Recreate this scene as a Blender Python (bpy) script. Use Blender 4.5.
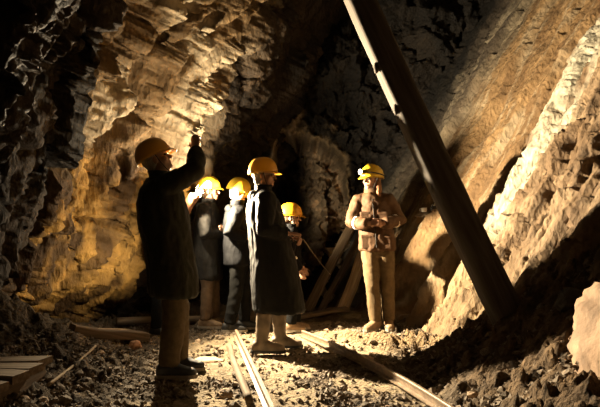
import bpy, bmesh, math, random
import numpy as np
from mathutils import Vector, Matrix

for o in list(bpy.data.objects):
    bpy.data.objects.remove(o)
scene = bpy.context.scene
COL = scene.collection
random.seed(11)
RNG = np.random.default_rng(5)

# ------------------------------------------------------------------ camera
cam_d = bpy.data.cameras.new('camera')
cam_d.sensor_width = 36.0
cam_d.lens = 34.56
cam = bpy.data.objects.new('camera', cam_d)
COL.objects.link(cam)
cam.location = (0, 0, 1.03)
cam.rotation_euler = (math.radians(90 + 3.63), 0, 0)
scene.camera = cam

# ------------------------------------------------------------------ world, exposure
w = bpy.data.worlds.new('mine_darkness')
w.use_nodes = True
w.node_tree.nodes['Background'].inputs[0].default_value = (1.0, 0.8, 0.55, 1)
w.node_tree.nodes['Background'].inputs[1].default_value = 0.0004
scene.world = w
vs = scene.view_settings
vs.view_transform = 'Standard'
vs.look = 'None'
vs.gamma = 1.0
vs.use_curve_mapping = False
vs.exposure = 0.0

# ------------------------------------------------------------------ lamps' numbers (the lamps are built with their bearers)
LAMP_POS = Vector((-1.035, 6.36, 1.635))
LAMP_AXIS = Vector((0.82, -0.48, 0.25)).normalized()
LAMP_BEAM = 4050.0
HELMET_FILL = 28.0
GOLD_FILL = 60.0
ARCH_FILL = 230.0
LAMP_SPILL = 170.0
SPILL_AXIS = Vector((-0.50, -0.20, 0.84)).normalized()
BEAM_AXIS = Vector((0.92, -0.35, 0.08)).normalized()
LAMP_RGB = (1.0, 0.80, 0.52)

# ------------------------------------------------------------------ noise tools
_perm = np.random.default_rng(3).permutation(256)
_perm = np.concatenate([_perm, _perm, _perm])
_grad = np.random.default_rng(4).normal(size=(256, 3))
_grad /= np.linalg.norm(_grad, axis=1, keepdims=True)

def perlin(x, y, z=0.0):
    x, y, z = np.broadcast_arrays(np.asarray(x, float), y, z)
    xi = np.floor(x).astype(int); yi = np.floor(y).astype(int); zi = np.floor(z).astype(int)
    xf = x - xi; yf = y - yi; zf = z - zi
    u = xf * xf * xf * (xf * (xf * 6 - 15) + 10)
    v = yf * yf * yf * (yf * (yf * 6 - 15) + 10)
    q = zf * zf * zf * (zf * (zf * 6 - 15) + 10)
    def g(dx, dy, dz):
        h = _perm[_perm[_perm[(xi + dx) & 255] + ((yi + dy) & 255)] + ((zi + dz) & 255)]
        gr = _grad[h]
        return gr[..., 0] * (xf - dx) + gr[..., 1] * (yf - dy) + gr[..., 2] * (zf - dz)
    a = g(0, 0, 0) * (1 - u) + g(1, 0, 0) * u
    b = g(0, 1, 0) * (1 - u) + g(1, 1, 0) * u
    c = g(0, 0, 1) * (1 - u) + g(1, 0, 1) * u
    d = g(0, 1, 1) * (1 - u) + g(1, 1, 1) * u
    return ((a * (1 - v) + b * v) * (1 - q) + (c * (1 - v) + d * v) * q) * 1.6

def fbm(x, y, z=0.0, octv=4, gain=0.5):
    s = 0; a = 1.0; f = 1.0
    for i in range(octv):
        s = s + a * perlin(x * f + 7.3 * i, y * f + 3.1 * i, z * f + 1.7 * i)
        a *= gain; f *= 2.03
    return s

def ridged(x, y, z=0.0, octv=4, gain=0.5):
    s = 0; a = 1.0; f = 1.0
    for i in range(octv):
        s = s + a * (1 - 2 * np.abs(perlin(x * f + 5.3 * i, y * f + 9.1 * i, z * f + 2.7 * i)))
        a *= gain; f *= 2.1
    return s

def cellplane(x, y, seed=0, tilt=1.0):
    """piecewise planar noise: every Voronoi cell is a facet with its own height and tilt; also returns the distance to the crack"""
    xi = np.floor(x).astype(int); yi = np.floor(y).astype(int)
    best = np.full(x.shape, 9.0); second = np.full(x.shape, 9.0); h = np.zeros(x.shape)
    r = np.random.default_rng(100 + seed).random((256, 5))
    for dx in (-1, 0, 1):
        for dy in (-1, 0, 1):
            k = _perm[_perm[(xi + dx + seed * 17) & 255] + ((yi + dy) & 255)]
            p = r[k]
            ox = xi + dx + p[..., 0] - x
            oy = yi + dy + p[..., 1] - y
            dd = np.sqrt(ox * ox + oy * oy)
            hh = (p[..., 2] - .5) - tilt * ((p[..., 3] - .5) * 2 * ox + (p[..., 4] - .5) * 2 * oy)
            near = dd < best
            second = np.where(near, best, np.minimum(second, dd))
            h = np.where(near, hh, h)
            best = np.where(near, dd, best)
    return h, second - best

def sstep(a, b, x):
    t = np.clip((x - a) / (b - a), 0, 1)
    return t * t * (3 - 2 * t)

def lerp3(c0, c1, t):
    return np.asarray(c0) * (1 - t[..., None]) + np.asarray(c1) * t[..., None]

# ------------------------------------------------------------------ materials
def new_mat(name):
    m = bpy.data.materials.new(name)
    m.use_nodes = True
    nt = m.node_tree
    b = nt.nodes['Principled BSDF']
    return m, nt, b

def rgba(c):
    return (c[0], c[1], c[2], 1)

def simple(name, col, rough=0.7, metal=0.0, var=0.25, scale=14.0, bump=0.0, bscale=60.0, spec=0.3):
    """a surface colour broken up by noise, with a fine relief"""
    m, nt, b = new_mat(name)
    tc = nt.nodes.new('ShaderNodeTexCoord')
    n = nt.nodes.new('ShaderNodeTexNoise'); n.inputs['Scale'].default_value = scale; n.inputs['Detail'].default_value = 5
    nt.links.new(tc.outputs['Object'], n.inputs['Vector'])
    r = nt.nodes.new('ShaderNodeValToRGB')
    r.color_ramp.elements[0].position = 0.3; r.color_ramp.elements[1].position = 0.7
    r.color_ramp.elements[0].color = rgba([c * (1 - var) for c in col])
    r.color_ramp.elements[1].color = rgba([min(1, c * (1 + var)) for c in col])
    nt.links.new(n.outputs['Fac'], r.inputs['Fac'])
    nt.links.new(r.outputs['Color'], b.inputs['Base Color'])
    b.inputs['Roughness'].default_value = rough
    b.inputs['Metallic'].default_value = metal
    b.inputs['Specular IOR Level'].default_value = spec
    if bump:
        n2 = nt.nodes.new('ShaderNodeTexNoise'); n2.inputs['Scale'].default_value = bscale; n2.inputs['Detail'].default_value = 4
        nt.links.new(tc.outputs['Object'], n2.inputs['Vector'])
        bp = nt.nodes.new('ShaderNodeBump'); bp.inputs['Strength'].default_value = bump; bp.inputs['Distance'].default_value = 0.01
        nt.links.new(n2.outputs['Fac'], bp.inputs['Height'])
        nt.links.new(bp.outputs['Normal'], b.inputs['Normal'])
    return m

def rock_mat(name, stretch=(1, 1, 0.4), scale=9.0, bump=0.7, rough=0.75, var=0.35, dist=0.03, spec=0.35):
    """mineral colour from the mesh's own colour attribute, broken up by grain and cracks"""
    m, nt, b = new_mat(name)
    at = nt.nodes.new('ShaderNodeAttribute'); at.attribute_name = 'mineral'
    geo = nt.nodes.new('ShaderNodeNewGeometry')
    mp = nt.nodes.new('ShaderNodeMapping'); mp.inputs['Scale'].default_value = stretch
    nt.links.new(geo.outputs['Position'], mp.inputs['Vector'])
    n1 = nt.nodes.new('ShaderNodeTexNoise'); n1.inputs['Scale'].default_value = scale; n1.inputs['Detail'].default_value = 8; n1.inputs['Roughness'].default_value = 0.65
    nt.links.new(mp.outputs['Vector'], n1.inputs['Vector'])
    ramp = nt.nodes.new('ShaderNodeMapRange'); ramp.inputs['From Min'].default_value = 0.3; ramp.inputs['From Max'].default_value = 0.7
    ramp.inputs['To Min'].default_value = 1 - var; ramp.inputs['To Max'].default_value = 1 + var
    nt.links.new(n1.outputs['Fac'], ramp.inputs['Value'])
    mul = nt.nodes.new('ShaderNodeVectorMath'); mul.operation = 'SCALE'
    nt.links.new(at.outputs['Color'], mul.inputs[0]); nt.links.new(ramp.outputs['Result'], mul.inputs['Scale'])
    nt.links.new(mul.outputs['Vector'], b.inputs['Base Color'])
    n2 = nt.nodes.new('ShaderNodeTexNoise'); n2.inputs['Scale'].default_value = scale * 4; n2.inputs['Detail'].default_value = 8; n2.inputs['Roughness'].default_value = 0.6
    nt.links.new(mp.outputs['Vector'], n2.inputs['Vector'])
    vo = nt.nodes.new('ShaderNodeTexVoronoi'); vo.inputs['Scale'].default_value = scale * 2.2
    vo.feature = 'F1'
    nt.links.new(mp.outputs['Vector'], vo.inputs['Vector'])
    ad = nt.nodes.new('ShaderNodeMath'); ad.operation = 'MULTIPLY_ADD'; ad.inputs[1].default_value = 0.7
    nt.links.new(vo.outputs['Distance'], ad.inputs[0]); nt.links.new(n2.outputs['Fac'], ad.inputs[2])
    bp = nt.nodes.new('ShaderNodeBump'); bp.inputs['Strength'].default_value = bump; bp.inputs['Distance'].default_value = dist
    nt.links.new(ad.outputs['Value'], bp.inputs['Height'])
    nt.links.new(bp.outputs['Normal'], b.inputs['Normal'])
    b.inputs['Roughness'].default_value = rough
    b.inputs['Specular IOR Level'].default_value = spec
    return m

def wood_mat(name, col, dark, stretch=(18, 18, 1.2), rough=0.8):
    m, nt, b = new_mat(name)
    tc = nt.nodes.new('ShaderNodeTexCoord')
    mp = nt.nodes.new('ShaderNodeMapping'); mp.inputs['Scale'].default_value = stretch
    nt.links.new(tc.outputs['Object'], mp.inputs['Vector'])
    n = nt.nodes.new('ShaderNodeTexNoise'); n.inputs['Scale'].default_value = 2.0; n.inputs['Detail'].default_value = 6
    nt.links.new(mp.outputs['Vector'], n.inputs['Vector'])
    r = nt.nodes.new('ShaderNodeValToRGB')
    r.color_ramp.elements[0].position = 0.35; r.color_ramp.elements[1].position = 0.65
    r.color_ramp.elements[0].color = rgba(dark); r.color_ramp.elements[1].color = rgba(col)
    nt.links.new(n.outputs['Fac'], r.inputs['Fac'])
    nt.links.new(r.outputs['Color'], b.inputs['Base Color'])
    bp = nt.nodes.new('ShaderNodeBump'); bp.inputs['Strength'].default_value = 0.5; bp.inputs['Distance'].default_value = 0.008
    nt.links.new(n.outputs['Fac'], bp.inputs['Height']); nt.links.new(bp.outputs['Normal'], b.inputs['Normal'])
    b.inputs['Roughness'].default_value = rough
    b.inputs['Specular IOR Level'].default_value = 0.25
    return m

def glow_mat(name, col, strength):
    m, nt, b = new_mat(name)
    b.inputs['Base Color'].default_value = rgba((0.9, 0.9, 0.85))
    b.inputs['Emission Color'].default_value = rgba(col)
    b.inputs['Emission Strength'].default_value = strength
    return m

M = {}
M['rock_hanging'] = rock_mat('rock_hanging_wall', (1, 1, 0.45), 8.0, 0.8, 0.72, dist=0.035, spec=0.25)
M['rock_foot'] = rock_mat('rock_foot_wall', (1, 1, 0.5), 10.0, 0.75, 0.8, dist=0.03)
M['rock_back'] = rock_mat('rock_back_wall', (1, 1, 1), 6.0, 0.8, 0.8, dist=0.05)
M['ground'] = rock_mat('mine_floor_earth', (1, 1, 1), 16.0, 0.8, 0.9, dist=0.03, spec=0.2)
M['stone'] = simple('slate_chip', (0.20, 0.155, 0.105), 0.75, var=0.5, scale=9, bump=0.6, bscale=50)
M['dark_stone'] = simple('dark_wet_stone', (0.035, 0.028, 0.022), 0.7, var=0.3, bump=0.5)
M['gravel'] = simple('gravel_mix', (0.17, 0.13, 0.09), 0.8, var=0.55, scale=30, bump=0.4, bscale=80)
M['pale_stone'] = simple('pale_stone', (0.48, 0.34, 0.22), 0.75, var=0.3, scale=12, bump=0.6, bscale=40)
M['boulder_stone'] = simple('pinkish_boulder', (0.27, 0.18, 0.115), 0.85, var=0.45, scale=7, bump=0.9, bscale=26)
M['red_stone'] = simple('reddish_stone', (0.42, 0.23, 0.13), 0.8, var=0.3, scale=16, bump=0.5)
M['log'] = wood_mat('bare_log_wood', (0.105, 0.088, 0.07), (0.06, 0.046, 0.034))
M['old_wood'] = wood_mat('old_plank_wood', (0.22, 0.165, 0.105), (0.11, 0.075, 0.045))
M['dark_wood'] = wood_mat('sodden_dark_wood', (0.16, 0.11, 0.07), (0.07, 0.05, 0.03))
M['pale_wood'] = wood_mat('splintered_pale_wood', (0.50, 0.40, 0.27), (0.27, 0.19, 0.11))
M['rail'] = simple('rusty_rail_steel', (0.20, 0.14, 0.088), 0.55, metal=0.3, var=0.35, scale=22, bump=0.4, bscale=70, spec=0.5)
M['black_metal'] = simple('black_painted_metal', (0.03, 0.03, 0.03), 0.4, metal=0.4, var=0.2)
M['lamp_glass'] = glow_mat('lamp_lens_glow', (1.0, 0.9, 0.7), 90.0)
M['head_glass'] = glow_mat('headlamp_lens_glow', (1.0, 0.95, 0.8), 14.0)

# ------------------------------------------------------------------ mesh tools
def mesh_obj(name, verts, faces, mat, parent=None, smooth=True, loc=None, colors=None):
    me = bpy.data.meshes.new(name)
    verts = np.asarray(verts, dtype=np.float32)
    if isinstance(faces, np.ndarray):
        me.vertices.add(len(verts)); me.vertices.foreach_set('co', verts.ravel())
        nf, k = faces.shape
        me.loops.add(nf * k); me.loops.foreach_set('vertex_index', faces.astype(np.int32).ravel())
        me.polygons.add(nf); me.polygons.foreach_set('loop_start', np.arange(0, nf * k, k, dtype=np.int32))
        me.update(calc_edges=True)
    else:
        me.from_pydata([tuple(v) for v in verts], [], faces)
    me.validate()
    if colors is not None:
        a = me.color_attributes.new('mineral', 'FLOAT_COLOR', 'POINT')
        c = np.ones((len(verts), 4), np.float32); c[:, :3] = np.clip(colors, 0, 1)
        a.data.foreach_set('color', c.ravel())
    me.polygons.foreach_set('use_smooth', [smooth] * len(me.polygons))
    me.materials.append(mat)
    o = bpy.data.objects.new(name, me)
    COL.objects.link(o)
    if loc is not None:
        o.location = loc
    if parent is not None:
        o.parent = parent
    return o

def tag(o, label=None, cat=None, group=None, kind=None):
    if label: o['label'] = label
    if cat: o['category'] = cat
    if group: o['group'] = group
    if kind: o['kind'] = kind
    return o

def empty(name, loc):
    o = bpy.data.objects.new(name, None)
    COL.objects.link(o); o.location = loc
    o.empty_display_size = 0.1
    return o

def grid_faces(n, m):
    i = np.arange(n - 1)[:, None] * m + np.arange(m - 1)[None, :]
    return np.stack([i, i + 1, i + m + 1, i + m], -1).reshape(-1, 4)

def grid_obj(name, P, col, mat, flip=False):
    n, m = P.shape[:2]
    f = grid_faces(n, m); col = col * 0.42
    if flip: f = f[:, ::-1]
    return mesh_obj(name, P.reshape(-1, 3), np.ascontiguousarray(f), mat, colors=col.reshape(-1, 3))

class Soup:
    """closed shapes collected into one list of vertices and faces"""
    def __init__(self):
        self.v = []; self.f = []
    def add(self, v, f):
        k = len(self.v)
        self.v += [tuple(p) for p in v]
        self.f += [tuple(i + k for i in q) for q in f]
    def loft(self, rings):
        """rings: list of equally long point lists, closed with end caps"""
        n = len(rings[0]); v = [p for r in rings for p in r]; f = []
        for i in range(len(rings) - 1):
            for j in range(n):
                a = i * n + j; b = i * n + (j + 1) % n
                f.append((a, b, b + n, a + n))
        f.append(tuple(reversed(range(n))))
        f.append(tuple(range((len(rings) - 1) * n, len(rings) * n)))
        self.add(v, f)
    def tube(self, pts, rad, n=12, flat=1.0, up=None, round_ends=True):
        """a tapering tube through points; flat squeezes the section along its second axis"""
        pts = [Vector(p) for p in pts]
        rad = list(rad)
        if round_ends:
            d0 = (pts[0] - pts[1]).normalized(); d1 = (pts[-1] - pts[-2]).normalized()
            e0 = [(pts[0] + d0 * rad[0] * c, rad[0] * s) for c, s in ((.98, .2), (.75, .66), (.4, .92))]
            e1 = [(pts[-1] + d1 * rad[-1] * c, rad[-1] * s) for c, s in ((.4, .92), (.75, .66), (.98, .2))]
            pts = [p for p, _ in e0] + pts + [p for p, _ in e1]
            rad = [r for _, r in e0] + rad + [r for _, r in e1]
        rings = []
        u = Vector(up) if up is not None else None
        for i, p in enumerate(pts):
            t = (pts[min(i + 1, len(pts) - 1)] - pts[max(i - 1, 0)]).normalized()
            if u is None:
                u = t.orthogonal()
            u = (u - t * u.dot(t)).normalized()
            s = t.cross(u)
            rings.append([p + (s * math.cos(a) + u * math.sin(a) * flat) * rad[i] for a in [2 * math.pi * k / n for k in range(n)]])
        self.loft(rings)
    def ball(self, c, r, M3=None, n=12, m=8):
        c = Vector(c); rings = []
        for i in range(1, m):
            th = math.pi * i / m
            ring = []
            for k in range(n):
                a = 2 * math.pi * k / n
                p = Vector((r[0] * math.sin(th) * math.cos(a), r[1] * math.sin(th) * math.sin(a), -r[2] * math.cos(th)))
                ring.append(c + (M3 @ p if M3 is not None else p))
            rings.append(ring)
        self.loft(rings)
    def box(self, c, s, M3=None):
        c = Vector(c); v = []
        for x in (-1, 1):
            for y in (-1, 1):
                for z in (-1, 1):
                    p = Vector((x * s[0] / 2, y * s[1] / 2, z * s[2] / 2))
                    v.append(c + (M3 @ p if M3 is not None else p))
        self.add(v, [(0, 1, 3, 2), (4, 6, 7, 5), (0, 4, 5, 1), (2, 3, 7, 6), (0, 2, 6, 4), (1, 5, 7, 3)])
    def obj(self, name, mat, parent=None, smooth=True, loc=None):
        return mesh_obj(name, self.v, self.f, mat, parent, smooth, loc)
    def fused(self, name, mat, parent=None, voxel=0.012, smooth=4, loc=None, folds=None):
        """all shapes melted into one continuous surface"""
        o = mesh_obj(name, self.v, self.f, mat)
        md = o.modifiers.new('r', 'REMESH'); md.mode = 'VOXEL'; md.voxel_size = voxel; md.use_smooth_shade = True
        if smooth:
            ms = o.modifiers.new('s', 'SMOOTH'); ms.iterations = smooth; ms.factor = 0.5
        dg = bpy.context.evaluated_depsgraph_get()
        me = bpy.data.meshes.new_from_object(o.evaluated_get(dg))
        o.modifiers.clear()
        old = o.data; o.data = me; bpy.data.meshes.remove(old); me.name = name
        if folds:
            n = len(me.vertices); co = np.empty(n * 3, np.float32); no = np.empty(n * 3, np.float32)
            me.vertices.foreach_get('co', co); me.vertices.foreach_get('normal', no)
            co = co.reshape(-1, 3); no = no.reshape(-1, 3)
            amp, fx, fz, sd = folds
            q = co + 0.05 * np.stack([perlin(co[:, 2] * 5 + sd, co[:, 0] * 4), perlin(co[:, 2] * 5, co[:, 1] * 4 + sd), co[:, 2] * 0], -1)
            dsp = ridged(q[:, 0] * fx + sd, q[:, 1] * fx, q[:, 2] * fz, 3) * 0.6 + perlin(co[:, 0] * 22, co[:, 1] * 22, co[:, 2] * 14 + sd) * 0.35
            co = co + no * (dsp * amp)[:, None]
            me.vertices.foreach_set('co', co.astype(np.float32).ravel()); me.update()
        me.polygons.foreach_set('use_smooth', [True] * len(me.polygons))
        if not me.materials: me.materials.append(mat)
        if loc is not None: o.location = loc
        if parent is not None: o.parent = parent
        return o

# ------------------------------------------------------------------ the ground
def ground_z(x, y):
    """height of the mine floor at a place"""
    x = np.asarray(x, float); y = np.asarray(y, float)
    z = 0.035 * fbm(x * 0.9, y * 0.9, 0.3, 3) + 0.012 * fbm(x * 4, y * 4, 2.3, 3)
    # debris rising to the hanging wall
    edge = -1.40 - 0.20 * sstep(4.2, 6.0, y) + 0.12 * perlin(y * 1.3, 0.5)
    left = np.clip(edge - x, 0, 3)
    z = z + (0.42 * left + 0.16 * left * left) * (1 - 0.75 * sstep(4.6, 5.8, y))
    # the bank of broken rock on the right
    near = 1 - sstep(4.3, 5.3, y)
    r = np.clip(x - 0.78 - 0.10 * perlin(y * 1.1, 4.4), 0, 3)
    bank = np.where(r < 1.3, 0.66 * r + 0.16 * r * r, 1.13 + 0.6 * (r - 1.3))
    z = z + bank * near
    # a trodden kerb of rock that bounds the footwall side, curving towards the post
    kx = np.array([-0.15, 0.1, 0.5, 0.9, 1.2, 1.45]); ky = np.array([6.25, 6.02, 5.75, 5.55, 5.45, 5.2])
    kk = np.interp(x, kx, ky)
    d = y - kk
    ridge = np.exp(-(d / 0.11) ** 2) * 0.10 * sstep(-0.15, 0.3, x) * (1 - sstep(1.5, 1.9, x)) * (1 + 0.35 * perlin(x * 4, y * 4, 8.8))
    z = z + ridge + 0.05 * sstep(-0.1, 0.1, d) * sstep(0.1, 0.5, x)
    # far end dips into the tunnel
    z = z + 0.12 * sstep(8, 10, y) * fbm(x * 1.5, y * 1.5, 5.0, 3)
    return z

def gz(x, y):
    return float(ground_z(np.array([x]), np.array([y]))[0])

gy = 1.2 * (12.5 / 1.2) ** np.linspace(0, 1, 430)
gx = np.linspace(-3.4, 3.6, 430)
YY, XX = np.meshgrid(gy, gx, indexing='ij')
ZZ = ground_z(XX, YY)
bankm = sstep(0.85, 1.15, XX) * (1 - sstep(4.4, 5.4, YY))
rubm = sstep(0.65, 1.0, XX + 0.1 * perlin(YY * 3, XX * 3)) + sstep(-0.95, -1.3, XX)
ch, cd = cellplane(XX * 7 + 0.5 * perlin(XX * 5, YY * 5), YY * 7, 3)
ch2, cd2 = cellplane(XX * 17, YY * 17, 5)
sand = sstep(-0.05, 0.25, fbm(XX * 1.6 + 3.3, YY * 1.3, 7.7, 3) + 0.3 * np.exp(-((XX + 0.12) / 0.45) ** 2) + 0.12 + 0.5 * np.exp(-((XX - 0.05) / 0.30) ** 2 - ((YY - 4.0) / 0.9) ** 2) + 0.5 * np.exp(-((XX + 0.78) / 0.28) ** 2 - ((YY - 5.2) / 0.45) ** 2)) * (1 - np.clip(rubm, 0, 1))
rough = 1 - 0.85 * sand
ZZ = ZZ + rough * (0.030 * ch + 0.022 * ch2 + 0.012 * fbm(XX * 14, YY * 14, 1.1, 3)) + np.clip(rubm, 0, 1) * (0.03 * ch + 0.015 * ch2)
ZZ = ZZ + bankm * 0.03 * ridged(XX * 4, YY * 4, 0.7, 3)
gc = lerp3((0.21, 0.155, 0.10), (0.62, 0.48, 0.30), sand)
gc = gc * (0.8 + 0.4 * np.clip(fbm(XX * 6, YY * 6, 4.4, 4) + 0.5, 0, 1))[..., None]
gc = gc * (1 - bankm[..., None]) + bankm[..., None] * np.array((0.30, 0.195, 0.105)) * (0.85 + 0.5 * np.clip(fbm(XX * 9, YY * 9, 9.4, 4), -.5, .5))[..., None]
kerbm = np.exp(-((YY - np.interp(XX, [-0.15, 0.1, 0.5, 0.9, 1.2, 1.45], [6.25, 6.02, 5.75, 5.55, 5.45, 5.2])) / 0.13) ** 2) * sstep(-0.1, 0.2, XX)
gc = lerp3(gc, (0.5, 0.34, 0.18), kerbm * 0.8)
floor = grid_obj('floor', np.stack([XX, YY, ZZ], -1), gc, M['ground'], flip=True)
tag(floor, 'trodden mine floor of pale sand, dark slate chips and brown rubble bank', kind='structure')

# ------------------------------------------------------------------ hanging wall (overhangs from the left)
def left_x1(y):
    """how far left the wall stands one metre above the floor"""
    return np.interp(y, [1.0, 3.0, 4.0, 4.8, 5.1, 5.4, 5.6, 6.0, 6.6, 7.0, 7.6, 8.5, 9.6, 11, 13],
                     [-2.2, -2.15, -2.42, -2.50, -2.58, -2.78, -2.80, -2.50, -2.02, -1.82, -1.72, -1.55, -1.3, -1.0, -0.8])
hy = 1.6 * (13 / 1.6) ** np.linspace(0, 1, 420)
hz = np.concatenate([np.linspace(-0.35, 4.4, 340), np.linspace(4.42, 7.6, 60)])
Y, Z = np.meshgrid(hy, hz, indexing='ij')
k = 0.45
kk = np.interp(Y, [4.5, 5.5, 6.2, 7.0, 9.0], [0.30, 0.34, 0.42, 0.48, 0.45])
X = left_x1(Y) + kk * (Z - 1) + 0.02 * np.clip(Z - 2.2, 0, 9) - 0.04 * np.clip(Z - 3.8, 0, 9) ** 1.3
wy = Y + 0.18 * fbm(Y * 1.2, Z * 0.6, 3.1, 2)
wz = Z + 0.25 * fbm(Y * 0.9, Z * 0.9, 8.1, 2)
c1, e1 = cellplane(wy * 1.7, wz * 0.75, 1, 1.0)
c2, e2 = cellplane(wy * 5.6, wz * 1.9, 2, 1.0)
c3, e3 = cellplane(wy * 14 + 0.4 * c2, wz * 5.5, 4, 1.0)
seam = 1.90 + 0.16 * perlin(Y * 1.6, 0.2, 0.9) + 0.10 * (Y - 6)
lowm = 1 - sstep(-0.1, 0.1, Z - seam)
dsp = 0.13 * fbm(Y * 0.8, Z * 0.5, 2.2, 2) + (0.18 * c1 + 0.12 * c2 + 0.06 * c3) * (1 - 0.5 * lowm)
dsp += 0.055 * ridged(wy * 6, wz * 1.6, 0.4, 4) + 0.012 * fbm(Y * 26, Z * 18, 0.1, 3)
dsp -= 0.10 * np.exp(-(e1 / 0.06) ** 2) + 0.06 * np.exp(-(e2 / 0.07) ** 2) + 0.02 * np.exp(-(e3 / 0.08) ** 2)
# the upper block stands proud of the fluted lower face; a seam undercuts it
seam = 1.90 + 0.16 * perlin(Y * 1.6, 0.2, 0.9) + 0.10 * (Y - 6)
dsp += 0.06 * sstep(-0.06, 0.14, Z - seam) - 0.06 * np.exp(-((Z - seam + 0.04) / 0.06) ** 2) * sstep(0.0, 0.3, perlin(Y * 2.5, 3.3) + 0.15)
# lower face: fluted curtains of flowstone
low = (1 - sstep(-0.1, 0.1, Z - seam)) * sstep(5.2, 5.5, Y) * (1 - sstep(7.0, 7.6, Y))
dsp += low * 0.15 * ridged((Y + 0.06 * Z) * 4.6 + 0.3 * perlin(Y * 2, Z * 1.5), Z * 0.30, 0.2, 4, 0.55)
dsp -= 0.25 * (1 - sstep(0.25, 0.65, Z)) * sstep(5.3, 5.6, Y) * (1 - sstep(7, 8, Y))
# deep clefts across the upper block
for cy, dep, wd, sl in ((6.05, 0.22, 0.06, 0.10), (6.45, 0.14, 0.04, 0.16), (6.85, 0.10, 0.05, 0.12)):
    dsp -= dep * np.exp(-((Y - cy - sl * (Z - 2.5) - 0.08 * perlin(Z * 2.2, cy)) / wd) ** 2) * sstep(1.3, 1.7, Z)
nrm = 1 / math.sqrt(1 + k * k)
P = np.stack([X + dsp * nrm, Y + 0.10 * c2, Z - dsp * k * nrm], -1)
tone = fbm(Y * 2.2, Z * 1.1, 6.6, 4)
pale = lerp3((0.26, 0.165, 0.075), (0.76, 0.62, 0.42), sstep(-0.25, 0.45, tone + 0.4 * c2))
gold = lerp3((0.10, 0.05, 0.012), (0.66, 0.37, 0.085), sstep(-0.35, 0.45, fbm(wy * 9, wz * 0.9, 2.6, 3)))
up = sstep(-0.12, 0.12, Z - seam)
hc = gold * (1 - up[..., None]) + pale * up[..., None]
shaded_rock = lerp3((0.024, 0.016, 0.009), (0.07, 0.044, 0.023), sstep(-0.3, 0.4, tone))  # darker rock colour standing for shade on the near and far stretches
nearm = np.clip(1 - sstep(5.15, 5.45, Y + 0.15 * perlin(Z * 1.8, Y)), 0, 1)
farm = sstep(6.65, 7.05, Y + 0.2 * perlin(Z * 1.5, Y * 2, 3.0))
hc = hc * (1 - np.clip(nearm + farm, 0, 1)[..., None]) + shaded_rock * np.clip(nearm + farm, 0, 1)[..., None]
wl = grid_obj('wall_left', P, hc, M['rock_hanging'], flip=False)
tag(wl, 'overhanging rock wall with gold fluted lower face and pale cracked upper block', kind='structure')

# ------------------------------------------------------------------ foot wall (slopes away to the right)
def right_x0(y):
    return np.interp(y, [1.0, 3.0, 4.5, 5.6, 6.6, 7.2, 8.0, 9.0, 10.0, 11.5, 13],
                     [1.45, 1.42, 1.38, 1.33, 1.28, 1.12, 0.80, 0.40, 0.0, -0.5, -0.9])
fy = 1.8 * (13 / 1.8) ** np.linspace(0, 1, 430)
fz = np.concatenate([np.linspace(-0.4, 4.2, 320), np.linspace(4.23, 8.0, 70)])
Y, Z = np.meshgrid(fy, fz, indexing='ij')
k = 0.60
X = right_x0(Y) + k * Z
wy = Y + 0.10 * fbm(Y * 1.0, Z * 0.5, 5.1, 2)
wz = Z + 0.2 * fbm(Y * 0.9, Z * 0.9, 1.1, 2)
# bedding slabs: each course steps in front of the next
q = wy * 1.55 + 0.12 * perlin(Z * 1.3, Y * 0.6)
fr = q - np.floor(q)
slab = _perm[(np.floor(q).astype(int)) & 255] / 255.0
step = 0.09 * (0.5 - fr) + 0.07 * (slab - 0.5)
c1, e1 = cellplane(wy * 3.4, wz * 1.5, 7, 0.8)
c2, e2 = cellplane(wy * 9, wz * 4.5, 8, 1.0)
rugged = 1 - 0.75 * sstep(6.1, 6.4, wy) * (1 - sstep(8.3, 8.8, wy))
dsp = step + 0.09 * fbm(Y * 0.9, Z * 0.5, 1.9, 2) + (0.055 * c1 + 0.05 * c2) * rugged + 0.03 * ridged(wy * 7, wz * 1.5, 3.3, 3) + 0.014 * fbm(Y * 22, Z * 14, 3.7, 3)
dsp -= 0.05 * np.exp(-(np.minimum(fr, 1 - fr) / 0.035) ** 2)
dsp -= 0.10 * np.exp(-((wy - 6.22 + 0.02 * perlin(Z * 4, 2.2)) / 0.035) ** 2) * sstep(1.0, 1.4, Z) * sstep(-0.2, 0.2, perlin(Z * 2.2, 0.7) + 0.15)
# dark pockets and the hollow under the slabs near the ground
dsp -= 0.55 * np.exp(-((wy - 6.92 + 0.05 * (Z - 0.8)) / 0.24) ** 4) * (1 - sstep(1.15, 1.45, Z + 0.15 * perlin(Y * 3, 0.4))) * sstep(0.10, 0.35, Z)
dsp -= 0.30 * np.exp(-((wy - 6.25) / 0.10) ** 2) * (1 - sstep(0.75, 1.0, Z)) * sstep(0.1, 0.3, Z)
dsp += 0.12 * np.exp(-((wy - 7.45 + 0.05 * (Z - 0.8)) / 0.12) ** 2) * (1 - sstep(1.2, 1.7, Z))
dsp += 0.10 * np.exp(-((wy - 6.52) / 0.08) ** 2) * (1 - sstep(0.8, 1.2, Z))
pock = sstep(0.42, 0.62, fbm(wy * 3.5 + 4, wz * 2.2, 6.1, 3)) * (1 - sstep(5.8, 6.1, wy))
dsp -= 0.12 * pock
nrm = 1 / math.sqrt(1 + k * k)
P = np.stack([X - dsp * nrm, Y + 0.06 * c1 * rugged, Z + dsp * k * nrm], -1)
tone = fbm(wy * 3.2, wz * 1.3, 9.6, 4)
pink = lerp3((0.28, 0.175, 0.09), (0.50, 0.345, 0.20), sstep(-0.3, 0.4, tone))
calc = sstep(0.0, 0.18, 0.34 - np.abs(wy - 5.85 + 0.03 * (Z - 1.5)) + 0.25 * tone) * sstep(0.9, 1.3, Z)
fc = lerp3(pink, (0.90, 0.82, 0.62), calc)
ochre = lerp3((0.30, 0.175, 0.075), (0.50, 0.31, 0.14), sstep(-0.35, 0.45, tone))
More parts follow.
